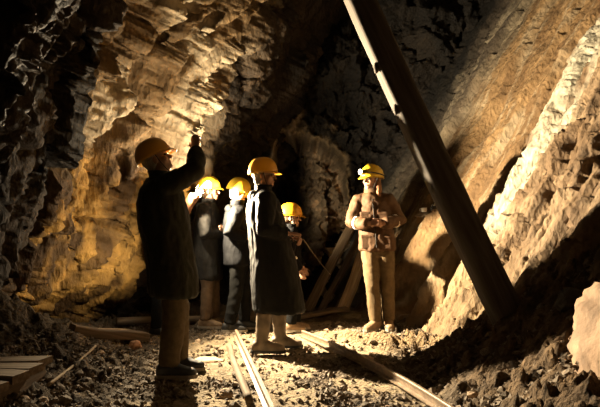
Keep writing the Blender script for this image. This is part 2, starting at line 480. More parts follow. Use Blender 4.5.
lowo = (1 - sstep(0.55, 1.0, Z + 0.25 * tone))[..., None]
fc = fc * (1 - lowo) + lowo * lerp3((0.30, 0.19, 0.09), (0.52, 0.36, 0.19), sstep(-0.35, 0.45, tone))
fc = fc * (1 - sstep(6.10, 6.35, wy + 0.06 * tone))[..., None] + ochre * sstep(6.10, 6.35, wy + 0.06 * tone)[..., None]
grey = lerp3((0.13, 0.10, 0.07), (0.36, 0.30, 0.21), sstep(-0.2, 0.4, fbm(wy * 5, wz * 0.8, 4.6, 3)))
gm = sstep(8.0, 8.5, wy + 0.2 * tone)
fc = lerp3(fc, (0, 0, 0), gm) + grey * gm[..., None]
fc = fc * (1 - 0.92 * sstep(8.8, 9.25, wy + 0.1 * tone))[..., None]  # far stretch blackened in the colour to stand for shade
streak = sstep(0.55, 0.75, ridged(wy * 5.5, wz * 0.5, 0.9, 2) * 0.6) * sstep(6.3, 6.6, wy) * (1 - sstep(8.4, 8.8, wy))
fc = lerp3(fc, (0.68, 0.55, 0.36), 0.6 * streak)
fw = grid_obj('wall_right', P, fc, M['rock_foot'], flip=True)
tag(fw, 'slanted foot wall of ochre bedding slabs with a white calcite vein', kind='structure')

# ------------------------------------------------------------------ end of the chamber with the arched drift, and the roof
ax = np.concatenate([np.linspace(-4.2, -1.0, 70), np.linspace(-0.985, 1.3, 190), np.linspace(1.33, 4.6, 70)]); az = np.concatenate([np.linspace(-0.4, 4.6, 210), np.linspace(4.65, 9.0, 50)])
XA, ZA = np.meshgrid(ax, az, indexing='ij')
cx0, wid, hgt = 0.05, 0.72, 2.85
rad = np.sqrt(((XA - cx0) / wid) ** 2 + (np.clip(ZA - 1.6, 0, 9) / (hgt - 1.6)) ** 2) + 0.26 * fbm(XA * 2.3, ZA * 2.3, 4.0, 4)
inside = 1 - sstep(0.93, 1.07, rad)
c1, e1 = cellplane(XA * 2.0, ZA * 2.0, 11, 1.0)
c2, e2 = cellplane(XA * 5.0, ZA * 5.0, 12, 1.0)
c3, e3 = cellplane(XA * 11, ZA * 11, 13, 1.0)
YA = 9.6 + 0.25 * fbm(XA * 0.8, ZA * 0.8, 7.0, 3) + 0.22 * c1 + 0.12 * c2 + 0.06 * c3
deep = 2.4 - 2.2 * sstep(-0.35, 0.45, (XA - cx0)) * (1 - sstep(1.4, 2.5, ZA) * 0.3)
YA = YA + inside * (deep + 0.35 * c1 + 0.35 * c2 + 0.18 * c3)
YA -= 0.12 * np.exp(-((rad - 1.10) / 0.12) ** 2) * (0.6 + 1.6 * c2)
P = np.stack([XA, YA, ZA], -1)
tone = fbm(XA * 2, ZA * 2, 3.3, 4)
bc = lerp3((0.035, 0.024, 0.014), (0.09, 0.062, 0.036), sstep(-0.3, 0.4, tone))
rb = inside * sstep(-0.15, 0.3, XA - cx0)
bc = lerp3(bc, (0.85, 0.64, 0.42), rb * 0.85)  # rubble colour raised in place of light reaching the arch
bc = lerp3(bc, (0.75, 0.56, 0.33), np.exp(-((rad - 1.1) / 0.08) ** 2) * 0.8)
bc = bc * (0.3 + 0.7 * np.clip(inside + np.exp(-((rad - 1.1) / 0.1) ** 2), 0, 1))[..., None]  # rock outside the arch cut down in colour to stand for shade
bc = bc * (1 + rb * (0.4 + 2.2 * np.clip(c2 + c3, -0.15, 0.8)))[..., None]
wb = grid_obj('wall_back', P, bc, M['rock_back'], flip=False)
tag(wb, 'rock darkened in colour for shade at the chamber end with an arched drift full of rubble', kind='structure')

rx = np.linspace(-1.5, 6.5, 120); ry = np.linspace(1.0, 13, 140)
XR, YR = np.meshgrid(rx, ry, indexing='ij')
c1, e1 = cellplane(XR * 1.4, YR * 1.4, 21, 1.0)
ZR = 5.9 + 0.5 * fbm(XR * 0.5, YR * 0.5, 2.0, 3) + 0.3 * c1 + 0.1 * fbm(XR * 4, YR * 4, 1.0, 3)
cc = lerp3((0.06, 0.045, 0.03), (0.13, 0.10, 0.065), sstep(-0.3, 0.4, fbm(XR * 2, YR * 2, 0.5, 3)))
ce = grid_obj('ceiling', np.stack([XR, YR, ZR], -1), cc, M['rock_back'], flip=False)
tag(ce, 'dark rough rock roof high above the chamber', kind='structure')

# ------------------------------------------------------------------ clothing and skin materials
def cloth(name, col, rough=0.85, var=0.2, spec=0.2):
    return simple(name, col, rough, var=var, scale=26, bump=0.35, bscale=120, spec=spec)
M['skin'] = simple('skin', (0.36, 0.195, 0.12), 0.5, var=0.10, scale=30, spec=0.4)
M['helmet_yellow'] = simple('yellow_helmet_plastic', (0.62, 0.40, 0.02), 0.32, var=0.06, scale=8, spec=0.5)
M['helmet_orange'] = simple('amber_helmet_plastic', (0.64, 0.31, 0.012), 0.32, var=0.06, scale=8, spec=0.5)
M['strap'] = cloth('black_webbing', (0.03, 0.028, 0.025))
M['hair_grey'] = simple('grey_hair', (0.32, 0.28, 0.23), 0.7, var=0.4, scale=80, bump=0.6, bscale=160)
M['hair_brown'] = simple('brown_hair', (0.10, 0.055, 0.025), 0.6, var=0.4, scale=80, bump=0.6, bscale=160)
M['hair_auburn'] = simple('auburn_hair', (0.22, 0.10, 0.04), 0.55, var=0.4, scale=80, bump=0.6, bscale=160)
M['coat_green'] = cloth('dark_olive_raincoat', (0.022, 0.021, 0.011), 0.7, spec=0.2)
M['coat_black'] = cloth('black_raincoat', (0.007, 0.007, 0.006), 0.7, spec=0.18)
M['jacket_navy'] = cloth('navy_black_jacket', (0.0045, 0.0047, 0.0055), 0.75, spec=0.1)
M['jacket_grey'] = cloth('charcoal_jacket', (0.016, 0.015, 0.0135), 0.75, spec=0.12)
M['jacket_brown'] = cloth('brown_jacket', (0.20, 0.095, 0.05), 0.7)
M['jacket_tan'] = cloth('tan_brown_jacket', (0.085, 0.045, 0.022), 0.7)
M['trouser_black'] = cloth('black_trousers', (0.006, 0.006, 0.0055), spec=0.1)
M['trouser_olive'] = cloth('olive_brown_trousers', (0.10, 0.072, 0.037))
M['trouser_brown'] = cloth('brown_trousers', (0.11, 0.07, 0.04))
M['trouser_tan'] = cloth('tan_work_trousers', (0.125, 0.085, 0.043))
M['shoe_black'] = simple('black_shoe_leather', (0.022, 0.022, 0.022), 0.5, var=0.2, spec=0.4)
M['boot_rubber'] = simple('muddy_rubber_boot', (0.17, 0.13, 0.09), 0.5, var=0.5, scale=9, spec=0.4)
M['boot_grey'] = simple('grey_rubber_boot_shaft', (0.20, 0.21, 0.22), 0.45, var=0.3, scale=9, spec=0.5)
M['boot_brown'] = simple('brown_leather_boot', (0.23, 0.15, 0.085), 0.6, var=0.3, scale=14)
M['sole'] = simple('shoe_sole', (0.26, 0.22, 0.17), 0.8, var=0.2)
M['reflective'] = simple('pale_reflective_tape', (0.85, 0.82, 0.72), 0.35, var=0.05)
M['lip'] = simple('lips', (0.40, 0.15, 0.11), 0.5, var=0.05)
M['eye'] = simple('dark_eye', (0.05, 0.035, 0.03), 0.2, var=0.05, spec=0.6)
M['glass_frame'] = simple('spectacle_frame', (0.35, 0.33, 0.3), 0.3, metal=0.7, var=0.05)

def V(*a): return Vector(a)

def head_matrix(yaw, pitch, roll=0.0):
    """columns right, forward, up; yaw is the heading of the face in the ground plane"""
    f = V(math.cos(yaw) * math.cos(pitch), math.sin(yaw) * math.cos(pitch), math.sin(pitch))
    r = V(math.sin(yaw), -math.cos(yaw), 0)
    u = r.cross(f)
    if roll:
        q = Matrix.Rotation(roll, 3, f); r = q @ r; u = q @ u
    return Matrix((r, f, u)).transposed()

def add_head(S, c, R, s):
    A = lambda p: c + R @ (Vector(p) * s)
    def ball(p, r): S.ball(A(p), [q * s for q in r], R, 14, 10)
    ball((0, -0.012, 0.035), (0.076, 0.094, 0.084))
    ball((0, 0.022, -0.030), (0.061, 0.066, 0.084))
    ball((0, 0.058, -0.088), (0.034, 0.030, 0.026))
    ball((0, 0.078, -0.060), (0.026, 0.017, 0.012))
    ball((0, 0.076, 0.030), (0.052, 0.016, 0.013))
    for sx in (-1, 1):
        ball((sx * 0.036, 0.062, -0.020), (0.024, 0.020, 0.022))
        ball((sx * 0.078, -0.006, -0.012), (0.010, 0.022, 0.032))
    S.tube([A((0, 0.082, 0.020)), A((0, 0.098, -0.008)), A((0, 0.110, -0.028))], [0.009 * s, 0.011 * s, 0.014 * s], 8)

def add_hand(S, wrist, d, normal, curl, s=1.0, side=1):
    """palm, four unequal bent fingers and a thumb; normal points out of the palm, side is +1 for a right hand"""
    d = Vector(d).normalized(); n = Vector(normal); n = (n - d * n.dot(d)).normalized()
    t = d.cross(n) * side          # towards the thumb
    w0 = Vector(wrist)
    S.tube([w0 - d * 0.03 * s, w0 + d * 0.015 * s, w0 + d * 0.05 * s, w0 + d * 0.085 * s], [0.027 * s, 0.031 * s, 0.040 * s, 0.038 * s], 12, 0.42, n)
    for i, (off, ln) in enumerate(((0.030, 0.072), (0.0105, 0.080), (-0.0105, 0.074), (-0.030, 0.058))):
        p = w0 + d * (0.082 - abs(off) * 0.15) * s + t * off * s
        pts = [p - d * 0.02 * s, p]; ang = 0.0
        for seg in (0.45, 0.32, 0.26):
            ang += curl * (0.9 if seg > 0.4 else 1.0)
            p = p + (d * math.cos(ang) + n * math.sin(ang)) * ln * seg * s
            pts.append(p)
        S.tube(pts, [0.0088 * s, 0.0092 * s, 0.0086 * s, 0.008 * s, 0.0068 * s], 8)
    b = w0 + d * 0.025 * s + t * 0.028 * s
    S.tube([b, b + (t * 0.8 + d * 0.5 + n * 0.25) * 0.034 * s, b + (t * 0.75 + d * 1.0 + n * (0.35 + 0.4 * min(curl, 1))) * 0.052 * s],
           [0.0125 * s, 0.0105 * s, 0.008 * s], 8)

def ring(c, R, F, a, b, n=20, p=2.3):
    out = []
    for k in range(n):
        t = 2 * math.pi * k / n
        cs, sn = math.cos(t), math.sin(t)
        out.append(c + R * a * math.copysign(abs(cs) ** (2 / p), cs) + F * b * math.copysign(abs(sn) ** (2 / p), sn))
    return out

def make_helmet(c, R, s, mat, parent, lamp=False, strap=True):
    n, m = 40, 14
    verts = []; faces = []
    prof = []
    for i in range(m):
        e = math.pi / 2 * i / (m - 1)
        prof.append((max(0.0, math.cos(e)) ** 0.82, math.sin(e)))
    a, b, h = 0.119 * s, 0.143 * s, 0.146 * s
    def pt(t, rr, zz, peak=0.0, drop=0.0):
        x = a * rr * math.cos(t); y = b * rr * math.sin(t) - 0.004 * s
        rid = math.exp(-(x / (0.020 * s)) ** 2) * 0.007 * s * (1 if rr < 0.93 else 0)
        x2 = x + peak * math.cos(t) * 0.8; y2 = y + peak * math.sin(t)
        return c + R @ V(x2, y2, zz * h + rid - drop)
    rows = []
    for rr, zz in reversed(prof[1:]):
        rows.append([pt(2 * math.pi * k / n, max(rr, 0.02), zz) for k in range(n)])
    rows.append([pt(2 * math.pi * k / n, 1.0, 0) for k in range(n)])
    S = Soup(); v = [p for r in rows for p in r]; f = []
    for i in range(len(rows) - 1):
        for j in range(n):
            f.append((i * n + j, (i + 1) * n + j, (i + 1) * n + (j + 1) % n, i * n + (j + 1) % n))
    f.append(tuple(range(n)))
    S.add(v, f)
    hel = S.obj('helmet', mat, parent)
    md = hel.modifiers.new('shell', 'SOLIDIFY'); md.thickness = 0.004 * s; md.offset = -1
    # brim that widens into a peak over the forehead
    S = Soup(); rows = []
    for q in (0.0, 0.4, 0.8, 1.0):
        r_ = []
        for k in range(n):
            t = 2 * math.pi * k / n
            fr = max(0.0, math.sin(t)) ** 3
            r_.append(pt(t, 1.0, 0, (0.003 + 0.038 * fr) * q * s, (0.003 + 0.018 * fr) * q * q * s + 0.002 * s))
        rows.append(r_)
    for rev in (rows[::-1],):
        low = [[p - R @ V(0, 0, 0.004 * s) for p in r] for r in rev]
    ringz = rows + low
    v = [p for r in ringz for p in r]; f = []
    for i in range(len(ringz)):
        i2 = (i + 1) % len(ringz)
        for j in range(n):
            f.append((i * n + j, i2 * n + j, i2 * n + (j + 1) % n, i * n + (j + 1) % n))
    S.add(v, f)
    S.obj('peak', mat, hel)
    # harness strap from the rim under the chin
    if strap:
        S = Soup()
        for sx in (-1, 1):
            S.tube([c + R @ (V(sx * 0.105, 0.02, 0.004) * s), c + R @ (V(sx * 0.080, 0.03, -0.07) * s), c + R @ (V(sx * 0.03, 0.05, -0.155) * s)], [0.006 * s] * 3, 6, 0.4)
        S.obj('chin_strap', M['strap'], hel)
    if lamp:
        S = Soup()
        for i in range(1):
            pts = [c + R @ V((a + 0.004) * math.cos(t), (b + 0.004) * math.sin(t), 0.030 * s + 0.02 * s * math.sin(t)) for t in [2 * math.pi * k / 24 for k in range(24)]]
            pts.append(pts[0])
            S.tube(pts, [0.011 * s] * len(pts), 6, 0.5, R @ V(0, 0, 1), False)
        S.obj('lamp_band', M['strap'], hel)
        p0 = c + R @ V(0, b + 0.006, 0.052 * s); fw_ = R @ V(0, 1, 0)
        S = Soup(); S.tube([p0 - fw_ * 0.004, p0 + fw_ * 0.022, p0 + fw_ * 0.030], [0.026 * s, 0.028 * s, 0.031 * s], 14, 1, None, False)
        S.obj('headlamp', M['black_metal'], hel)
        S = Soup(); S.tube([p0 + fw_ * 0.029, p0 + fw_ * 0.034, p0 + fw_ * 0.036], [0.027 * s, 0.025 * s, 0.012 * s], 14, 1, None, False)
        tag(S.obj('headlamp_lens', M['head_glass'], hel), 'glowing white headlamp lens')
        hel['lens'] = tuple(p0 + fw_ * 0.075)
    return hel

def make_shoe(name, ankle, yaw, mat, parent, shaft=None, shaft_mat=None, s=1.0, sole_mat='sole', big=1.0):
    """shoe or boot on the ground: shaped upper, optional shaft, separate sole"""
    f = V(math.cos(yaw), math.sin(yaw), 0); r = V(math.sin(yaw), -math.cos(yaw), 0)
    base = V(ankle[0], ankle[1], ankle[2] - 0.085 * s)
    rows = []
    for q, wd, ht in ((-0.082, .020, .050), (-0.070, .034, .085), (-0.035, .041, .105), (0.01, .041, .112), (0.05, .043, .095), (0.09, .047, .075), (0.13, .048, .062), (0.165, .040, .052), (0.188, .020, .040)):
        rr = []
        for kq in range(14):
            t = 2 * math.pi * kq / 14
            hz_ = ht * (0.5 + 0.5 * math.sin(t)) if math.sin(t) > -0.2 else 0.0
            rr.append(base + f * q * s * big + r * (wd * math.cos(t)) * s * big + V(0, 0, 0.018 * s + hz_ * s))
        rows.append(rr)
    S = Soup(); S.loft(rows)
    if shaft:
        pts = [Vector(p) for p in shaft[0]]
        S.tube([base + f * -0.015 * s + V(0, 0, 0.05 * s)] + pts, [0.050 * s] + [q * s for q in shaft[1]], 14, 1, None, False)
    o = S.fused(name, mat, parent, 0.009, 3, folds=(0.0025, 14, 10, ankle[0] * 9))
    # sole
    S = Soup(); out = []
    prof = ((-0.090, .016), (-0.078, .036), (-0.035, .044), (0.01, .042), (0.05, .044), (0.095, .051), (0.14, .050), (0.175, .040), (0.196, .018))
    o1 = [base + (f * q * big + r * wd * big) * s for q, wd in prof] + [base + (f * q * big - r * wd * big) * s for q, wd in reversed(prof)]
    S.loft([[p + V(0, 0, z) for p in o1] for z in (0.0, 0.014 * s, 0.026 * s)])
    S.obj('sole', M[sole_mat], o, False)
    return o

def make_person(d):
    """body, clothes, helmet and footwear of one figure; joints are given relative to the spot it stands on"""
    s = d['H'] / 1.75
    phi = math.radians(d['phi'])
    F = V(math.cos(phi), math.sin(phi), 0); R = V(math.sin(phi), -math.cos(phi), 0)
    hip = V(*d.get('hip', (0, 0)), 0); sh = V(*d.get('sh', (0, 0)), 0); hd = V(*d.get('head', (0, 0)), 0)
    def spine(z):
        z = z / s
        if z < 0.92: return hip * 1.0
        if z < 1.42: return hip.lerp(sh, (z - 0.92) / 0.5)
        return sh.lerp(hd, min(1, (z - 1.42) / 0.2))
    def C(z): return spine(z * s) + V(0, 0, z * s)
    Rh = head_matrix(math.radians(d.get('yaw', d['phi'])), math.radians(d.get('pitch', 0)))
    hc_ = hd + V(0, 0, 1.635 * s + d.get('head_dz', 0))
    hs = d.get('hs', 1.0) * (0.55 + 0.45 * s)
    S = Soup()
    wf = d.get('width', 1.0)
    S.loft([ring(C(z), R, F, a * s * wf, b * s * wf) for z, a, b in ((0.84, .09, .08), (0.88, .14, .10), (0.95, .150, .108), (1.07, .130, .095), (1.20, .145, .102), (1.32, .160, .108), (1.40, .165, .095), (1.445, .13, .075), (1.48, .07, .06))])
    S.tube([C(1.42), C(1.50), hc_ + Rh @ V(0, -0.01, -0.05)], [0.062 * s, 0.056 * s, 0.054 * s], 14)
    add_head(S, hc_, Rh, hs)
    arms = []
    for key, sx in (('armR', 1), ('armL', -1)):
        e, wr, hdir, hn, curl = d[key]
        shd = C(1.405) + R * sx * 0.165 * s * wf
        e = V(*e); wr = V(*wr)
        S.tube([C(1.39) + R * sx * 0.09 * s, shd, shd.lerp(e, 0.5), e, e.lerp(wr, 0.4), wr], [0.052 * s, 0.052 * s, 0.046 * s, 0.038 * s, 0.037 * s, 0.026 * s], 12)
        add_hand(S, wr + V(*hdir).normalized() * 0.02, hdir, hn, curl, s, sx)
        arms.append((shd, e, wr, V(*hdir).normalized()))
    legs = []
    for (kn, an, fy_), sx in zip(d['legs'], (1, -1)):
        hp = C(0.90) + R * sx * 0.085 * s
        kn = V(*kn); an = V(*an)
        S.tube([hp + V(0, 0, 0.02), hp.lerp(kn, 0.45), kn, kn.lerp(an, 0.35), an], [0.080 * s, 0.070 * s, 0.050 * s, 0.048 * s, 0.034 * s], 12)
        ff = V(math.cos(math.radians(fy_)), math.sin(math.radians(fy_)), 0)
        S.tube([an - ff * 0.03 * s - V(0, 0, 0.03 * s), an + ff * 0.05 * s - V(0, 0, 0.04 * s), an + ff * 0.13 * s - V(0, 0, 0.055 * s)], [0.030 * s, 0.032 * s, 0.022 * s], 10)
        legs.append((hp, kn, an, fy_))
    P = S.fused('person', M['skin'], None, 0.0075, 2)
    P.location = d['loc']
    tag(P, d['label'], 'person', d.get('group'))
    # face
    for sx in (-1, 1):
        S = Soup(); S.ball(hc_ + Rh @ (V(sx * 0.031, 0.076, 0.004) * hs), [0.012 * hs] * 3, Rh, 10, 8); S.obj('eye', M['eye'], P)
    S = Soup(); S.ball(hc_ + Rh @ (V(0, 0.090, -0.061) * hs), [0.023 * hs, 0.007 * hs, 0.006 * hs], Rh, 10, 6); S.obj('mouth', M['lip'], P)
    # hair under the helmet
    S = Soup(); hr = d.get('hair', 'short')
    S.ball(hc_ + Rh @ (V(0, -0.030, 0.025) * hs), [0.083 * hs, 0.086 * hs, 0.085 * hs], Rh, 16, 12)
    S.ball(hc_ + Rh @ (V(0, -0.052, -0.035) * hs), [0.068 * hs, 0.048 * hs, 0.05 * hs], Rh, 14, 10)
    if hr == 'long':
        for sx in (-1, 1):
            S.tube([hc_ + Rh @ (V(sx * 0.070, -0.02, 0.02) * hs), hc_ + Rh @ (V(sx * 0.082, -0.025, -0.08) * hs), hc_ + Rh @ (V(sx * 0.095, -0.01, -0.17) * hs)], [0.028, 0.032, 0.022], 10)
        S.tube([hc_ + Rh @ V(0, -0.06, 0.0), hc_ + Rh @ V(0, -0.075, -0.12), hc_ + Rh @ V(0, -0.07, -0.22)], [0.06, 0.065, 0.04], 12)
    S.fused('hair', M[d.get('hair_mat', 'hair_brown')], P, 0.009, 2, folds=(0.004, 30, 12, 2.0))
    hcen = hc_ + Rh @ (V(0, -0.006, 0.028) * hs)
    hel_ = make_helmet(hcen, Rh, hs * 1.0, M[d['helmet']], P, d.get('lamp', False))
    if d.get('lamp'):
        d['lens_point'] = Vector(hel_['lens']); del hel_['lens']
    if d.get('glasses'):
        S = Soup()
        for sx in (-1, 1):
            pts = [hc_ + Rh @ (V(sx * 0.033 + 0.024 * math.cos(t), 0.096, 0.002 + 0.018 * math.sin(t)) * hs) for t in [2 * math.pi * k / 14 for k in range(15)]]
            S.tube(pts, [0.0022] * 15, 5, 1, None, False)
            S.tube([hc_ + Rh @ (V(sx * 0.058, 0.094, 0.006) * hs), hc_ + Rh @ (V(sx * 0.080, 0.0, 0.008) * hs)], [0.0025] * 2, 5)
        S.tube([hc_ + Rh @ (V(-0.01, 0.100, 0.006) * hs), hc_ + Rh @ (V(0.01, 0.100, 0.006) * hs)], [0.0022] * 2, 5)
        S.obj('glasses', M['glass_frame'], P)
    # trousers
    S = Soup()
    S.loft([ring(C(z), R, F, a * s * wf, b * s * wf) for z, a, b in ((0.80, .13, .11), (0.88, .168, .128), (0.96, .170, .128), (1.04, .155, .115))])
    tw = d.get('leg_w', 1.0)
    for hp, kn, an, fy_ in legs:
        lo = an if not d.get('tucked') else kn.lerp(an, 0.25)
        S.tube([hp, hp.lerp(kn, 0.45), kn, kn.lerp(lo, 0.5), lo + V(0, 0, 0.01)], [0.103 * s * tw, 0.092 * s * tw, 0.075 * s * tw, 0.072 * s * tw, 0.066 * s * tw], 14, 1, None, False)
    tr = S.fused('trousers', M[d['trousers']], P, 0.013, 3, folds=(0.009, 7, 9, d['seed']))
    if d.get('knee_patch'):
        for hp, kn, an, fy_ in legs:
            ff = V(math.cos(phi), math.sin(phi), 0)
            S = Soup(); S.ball(kn + ff * 0.035 * s, (0.060 * s, 0.058 * s, 0.105 * s), None, 14, 10)
            S.obj('knee_patch', M['trouser_black'], tr)
    # footwear
    for hp, kn, an, fy_ in legs:
        shf = None
        if d['shoe'] == 'rubber':
            top = an.lerp(kn, 0.72)
            shf = ([an + V(0, 0, 0.03), an.lerp(kn, 0.3), top], [0.058, 0.062, 0.072])
            make_shoe('rubber_boot', an, math.radians(fy_), M[d.get('shoe_mat', 'boot_rubber')], P, shf, None, s, 'shoe_black', 1.12)
        elif d['shoe'] == 'boot':
            top = an.lerp(kn, 0.36)
            shf = ([an + V(0, 0, 0.02), top], [0.052, 0.060])
            make_shoe('boot', an, math.radians(fy_), M[d.get('shoe_mat', 'boot_brown')], P, shf, None, s, 'sole', 1.06)
        else:
            make_shoe('shoe', an, math.radians(fy_), M['shoe_black'], P, None, None, s, 'sole', 1.08)
    # coat or jacket
    S = Soup()
    S.loft([ring(V(cx, cy, z * s), R, F, a * s, b * s, 24, 2.2) for z, cx, cy, a, b in [(q[0], C(q[0]).x + q[1], C(q[0]).y + q[2], q[3], q[4]) for q in d['coat']]])
    sw = d.get('sleeve_w', 1.0)
    cuffs = []
    for shd, e, wr, hdv in arms:
        S.tube([shd - (shd - C(1.40)) * 0.45, shd + V(0, 0, 0.004), shd.lerp(e, 0.5), e, e.lerp(wr, 0.5), wr], [0.080 * s * sw, 0.079 * s * sw, 0.072 * s * sw, 0.066 * s * sw, 0.060 * s * sw, 0.052 * s * sw], 14, 1, None, False)
        cuffs.append((e, wr))
    co = S.fused('coat' if d.get('long') else 'jacket', M[d['coat_mat']], P, 0.012, 4, folds=(d.get('fold', 0.013), 6.0, d.get('foldz', 2.6), d['seed']))
    # collar
    S = Soup(); rows = []
    for z, kx in ((1.42, 1.30), (1.47, 1.08), (1.515, 1.02), (1.545, 1.10)):
        rows.append(ring(C(z), R, F, 0.082 * s * kx, 0.078 * s * kx, 18))
    v = [p for r in rows for p in r]; f = []
    for i in range(3):
        for j in range(18):
            f.append((i * 18 + j, i * 18 + (j + 1) % 18, (i + 1) * 18 + (j + 1) % 18, (i + 1) * 18 + j))
    S.add(v, f)
    cl = S.obj('collar', M[d['coat_mat']], co)
    cl.modifiers.new('t', 'SOLIDIFY').thickness = 0.012
    if d.get('hood'):
        S = Soup(); S.ball(C(1.43) - F * 0.075 * s, (0.11 * s, 0.055 * s, 0.065 * s), head_matrix(phi, math.radians(25)), 16, 10)
        S.fused('hood', M[d['coat_mat']], co, 0.012, 3, folds=(0.012, 9, 9, d['seed'] + 3))
    if d.get('tape'):
        for e, wr in cuffs:
            p = e.lerp(wr, 0.35); t = (wr - e).normalized()
            S = Soup(); S.tube([p - t * 0.014, p + t * 0.014], [0.068 * s * sw] * 2, 16, 1, None, False); S.obj('reflective_band', M['reflective'], co)
    if d.get('zip'):
        S = Soup()
        S.tube([C(z) + F * (b * s + 0.004) for z, b in d['zip']], [0.006] * len(d['zip']), 6)
        S.obj('zip', M['strap'], co)
    if d.get('pockets'):
        for z, off, b in d['pockets']:
            p = C(z) + R * off * s + F * b * s
            S = Soup(); S.box(p, (0.12 * s, 0.03 * s, 0.03 * s), head_matrix(phi, 0)); S.box(p - V(0, 0, 0.07 * s), (0.11 * s, 0.02 * s, 0.13 * s), head_matrix(phi, 0))
            S.fused('pocket', M[d['coat_mat']], co, 0.008, 2)
    return P

def stand(x, y): return (x, y, gz(x, y) + 0.006)

D = (0, 0, -1)
# man with raised arm
make_person(dict(loc=stand(-0.975, 4.45), H=1.77, phi=22, hip=(-0.03, 0), sh=(-0.10, 0.0), head=(-0.135, -0.01), yaw=4, pitch=28, seed=1.0,
    armR=((0.19, -0.13, 1.57), (0.165, 0.02, 1.725), (-0.15, 0.15, 1), (0.3, 0.9, 0), 0.75),
    armL=((-0.14, 0.24, 1.12), (-0.02, 0.24, 0.90), (0.3, -0.05, -0.9), (0.1, -0.9, 0), 0.6),
    legs=(((0.04, -0.10, 0.49), (0.00, -0.11, 0.10), 2), ((0.02, 0.10, 0.49), (0.02, 0.12, 0.10), 8)),
    helmet='helmet_orange', hair_mat='hair_grey', trousers='trouser_olive', shoe='shoe', leg_w=1.12,
    coat_mat='coat_green', long=True, hood=False, sleeve_w=1.02, fold=0.016, foldz=1.6,
    coat=((0.60, 0.035, 0, .225, .165), (0.62, 0.035, 0, .235, .175), (0.80, 0.02, 0, .232, .178), (0.95, 0.0, 0, .225, .175), (1.15, -0.015, 0, .225, .185), (1.30, -0.01, 0, .225, .178), (1.39, -0.005, 0, .21, .155), (1.45, 0, 0, .15, .115), (1.49, 0, 0, .09, .085)),
    label='person in long dark raincoat and black shoes, one arm raised towards the rock'))
# broad man in long coat and rubber boots
make_person(dict(loc=stand(-0.29, 5.42), H=1.76, phi=14, hip=(0.01, 0), sh=(-0.06, 0.0), head=(-0.05, 0.0), yaw=-8, pitch=3, seed=2.0, glasses=True,
    armR=((-0.03, -0.22, 1.13), (0.17, -0.15, 1.10), (0.9, 0.3, -0.1), (0.1, 0.3, -0.9), 0.8),
    armL=((0.05, 0.24, 1.13), (0.19, 0.08, 1.06), (0.8, -0.5, -0.1), (0.1, -0.3, -0.9), 0.8),
    legs=(((-0.03, -0.09, 0.48), (-0.06, -0.10, 0.10), 0), ((0.08, 0.10, 0.48), (0.10, 0.14, 0.10), 8)),
    helmet='helmet_orange', hair_mat='hair_grey', trousers='trouser_black', shoe='rubber', tucked=True,
    coat_mat='coat_black', long=True, hood=True, sleeve_w=1.15, fold=0.015, foldz=1.5,
    coat=((0.37, 0.085, 0, .205, .225), (0.39, 0.085, 0, .215, .235), (0.60, 0.06, 0, .215, .225), (0.85, 0.03, 0, .215, .205), (1.05, 0.01, 0, .215, .185), (1.22, 0, 0, .215, .170), (1.32, 0, 0, .215, .156), (1.39, 0, 0, .205, .135), (1.45, 0, 0, .14, .10), (1.49, 0, 0, .085, .08)),
    label='person in long black coat and muddy rubber boots wearing glasses'))
# dark-clad person between the coat wearers
make_person(dict(loc=stand(-0.71, 6.56), H=1.68, phi=18, hip=(0.0, 0), sh=(-0.02, 0.0), head=(0.01, -0.01), yaw=-6, pitch=-14, seed=3.0,
    armR=((-0.07, -0.22, 1.12), (0.12, -0.17, 1.06), (0.9, 0.3, 0), (0.1, 0.4, -0.8), 0.7),
    armL=((0.05, 0.22, 1.10), (0.18, 0.05, 1.06), (0.7, -0.6, 0), (0, -0.4, -0.8), 0.7),
    legs=(((0.0, -0.09, 0.46), (-0.07, -0.10, 0.10), 0), ((0.08, 0.08, 0.46), (0.07, 0.10, 0.10), 6)),
    helmet='helmet_yellow', hair_mat='hair_grey', trousers='trouser_black', shoe='boot', shoe_mat='shoe_black',
    coat_mat='jacket_navy', sleeve_w=1.12, hood=True, fold=0.012,
    coat=((0.78, 0.0, 0, .19, .145), (0.80, 0.0, 0, .20, .155), (0.95, 0, 0, .20, .155), (1.15, 0, 0, .20, .150), (1.30, 0, 0, .205, .145), (1.39, 0, 0, .19, .125), (1.45, 0, 0, .135, .10), (1.49, 0, 0, .085, .08)),
    label='person in navy black jacket and black trousers looking down, yellow helmet'))
# person with folded arms
make_person(dict(loc=stand(-1.075, 6.74), H=1.70, phi=-8, hip=(0.0, 0), sh=(-0.01, 0.0), head=(0.02, 0.0), yaw=-6, pitch=4, seed=4.0,
    armR=((0.00, -0.23, 1.09), (0.15, -0.03, 1.10), (0.15, 1.0, 0.05), (-0.9, 0.2, 0), 0.25),
    armL=((0.05, 0.21, 1.09), (0.18, 0.02, 1.14), (0.0, -1.0, 0.1), (-0.9, -0.2, 0), 0.25),
    legs=(((0.02, -0.09, 0.47), (0.0, -0.10, 0.10), -6), ((0.05, 0.09, 0.47), (0.06, 0.12, 0.10), 6)),
    helmet='helmet_yellow', hair_mat='hair_brown', trousers='trouser_brown', shoe='boot',
    coat_mat='jacket_grey', sleeve_w=1.10, hood=True, fold=0.016,
    coat=((0.58, 0.01, 0, .195, .150), (0.60, 0.01, 0, .205, .160), (0.80, 0.0, 0, .20, .158), (0.98, 0, 0, .19, .148), (1.15, 0, 0, .20, .145), (1.30, 0, 0, .205, .145), (1.39, 0, 0, .19, .125), (1.45, 0, 0, .135, .10), (1.49, 0, 0, .085, .08)),
    label='person in charcoal jacket with folded arms beside the bright lamp'))
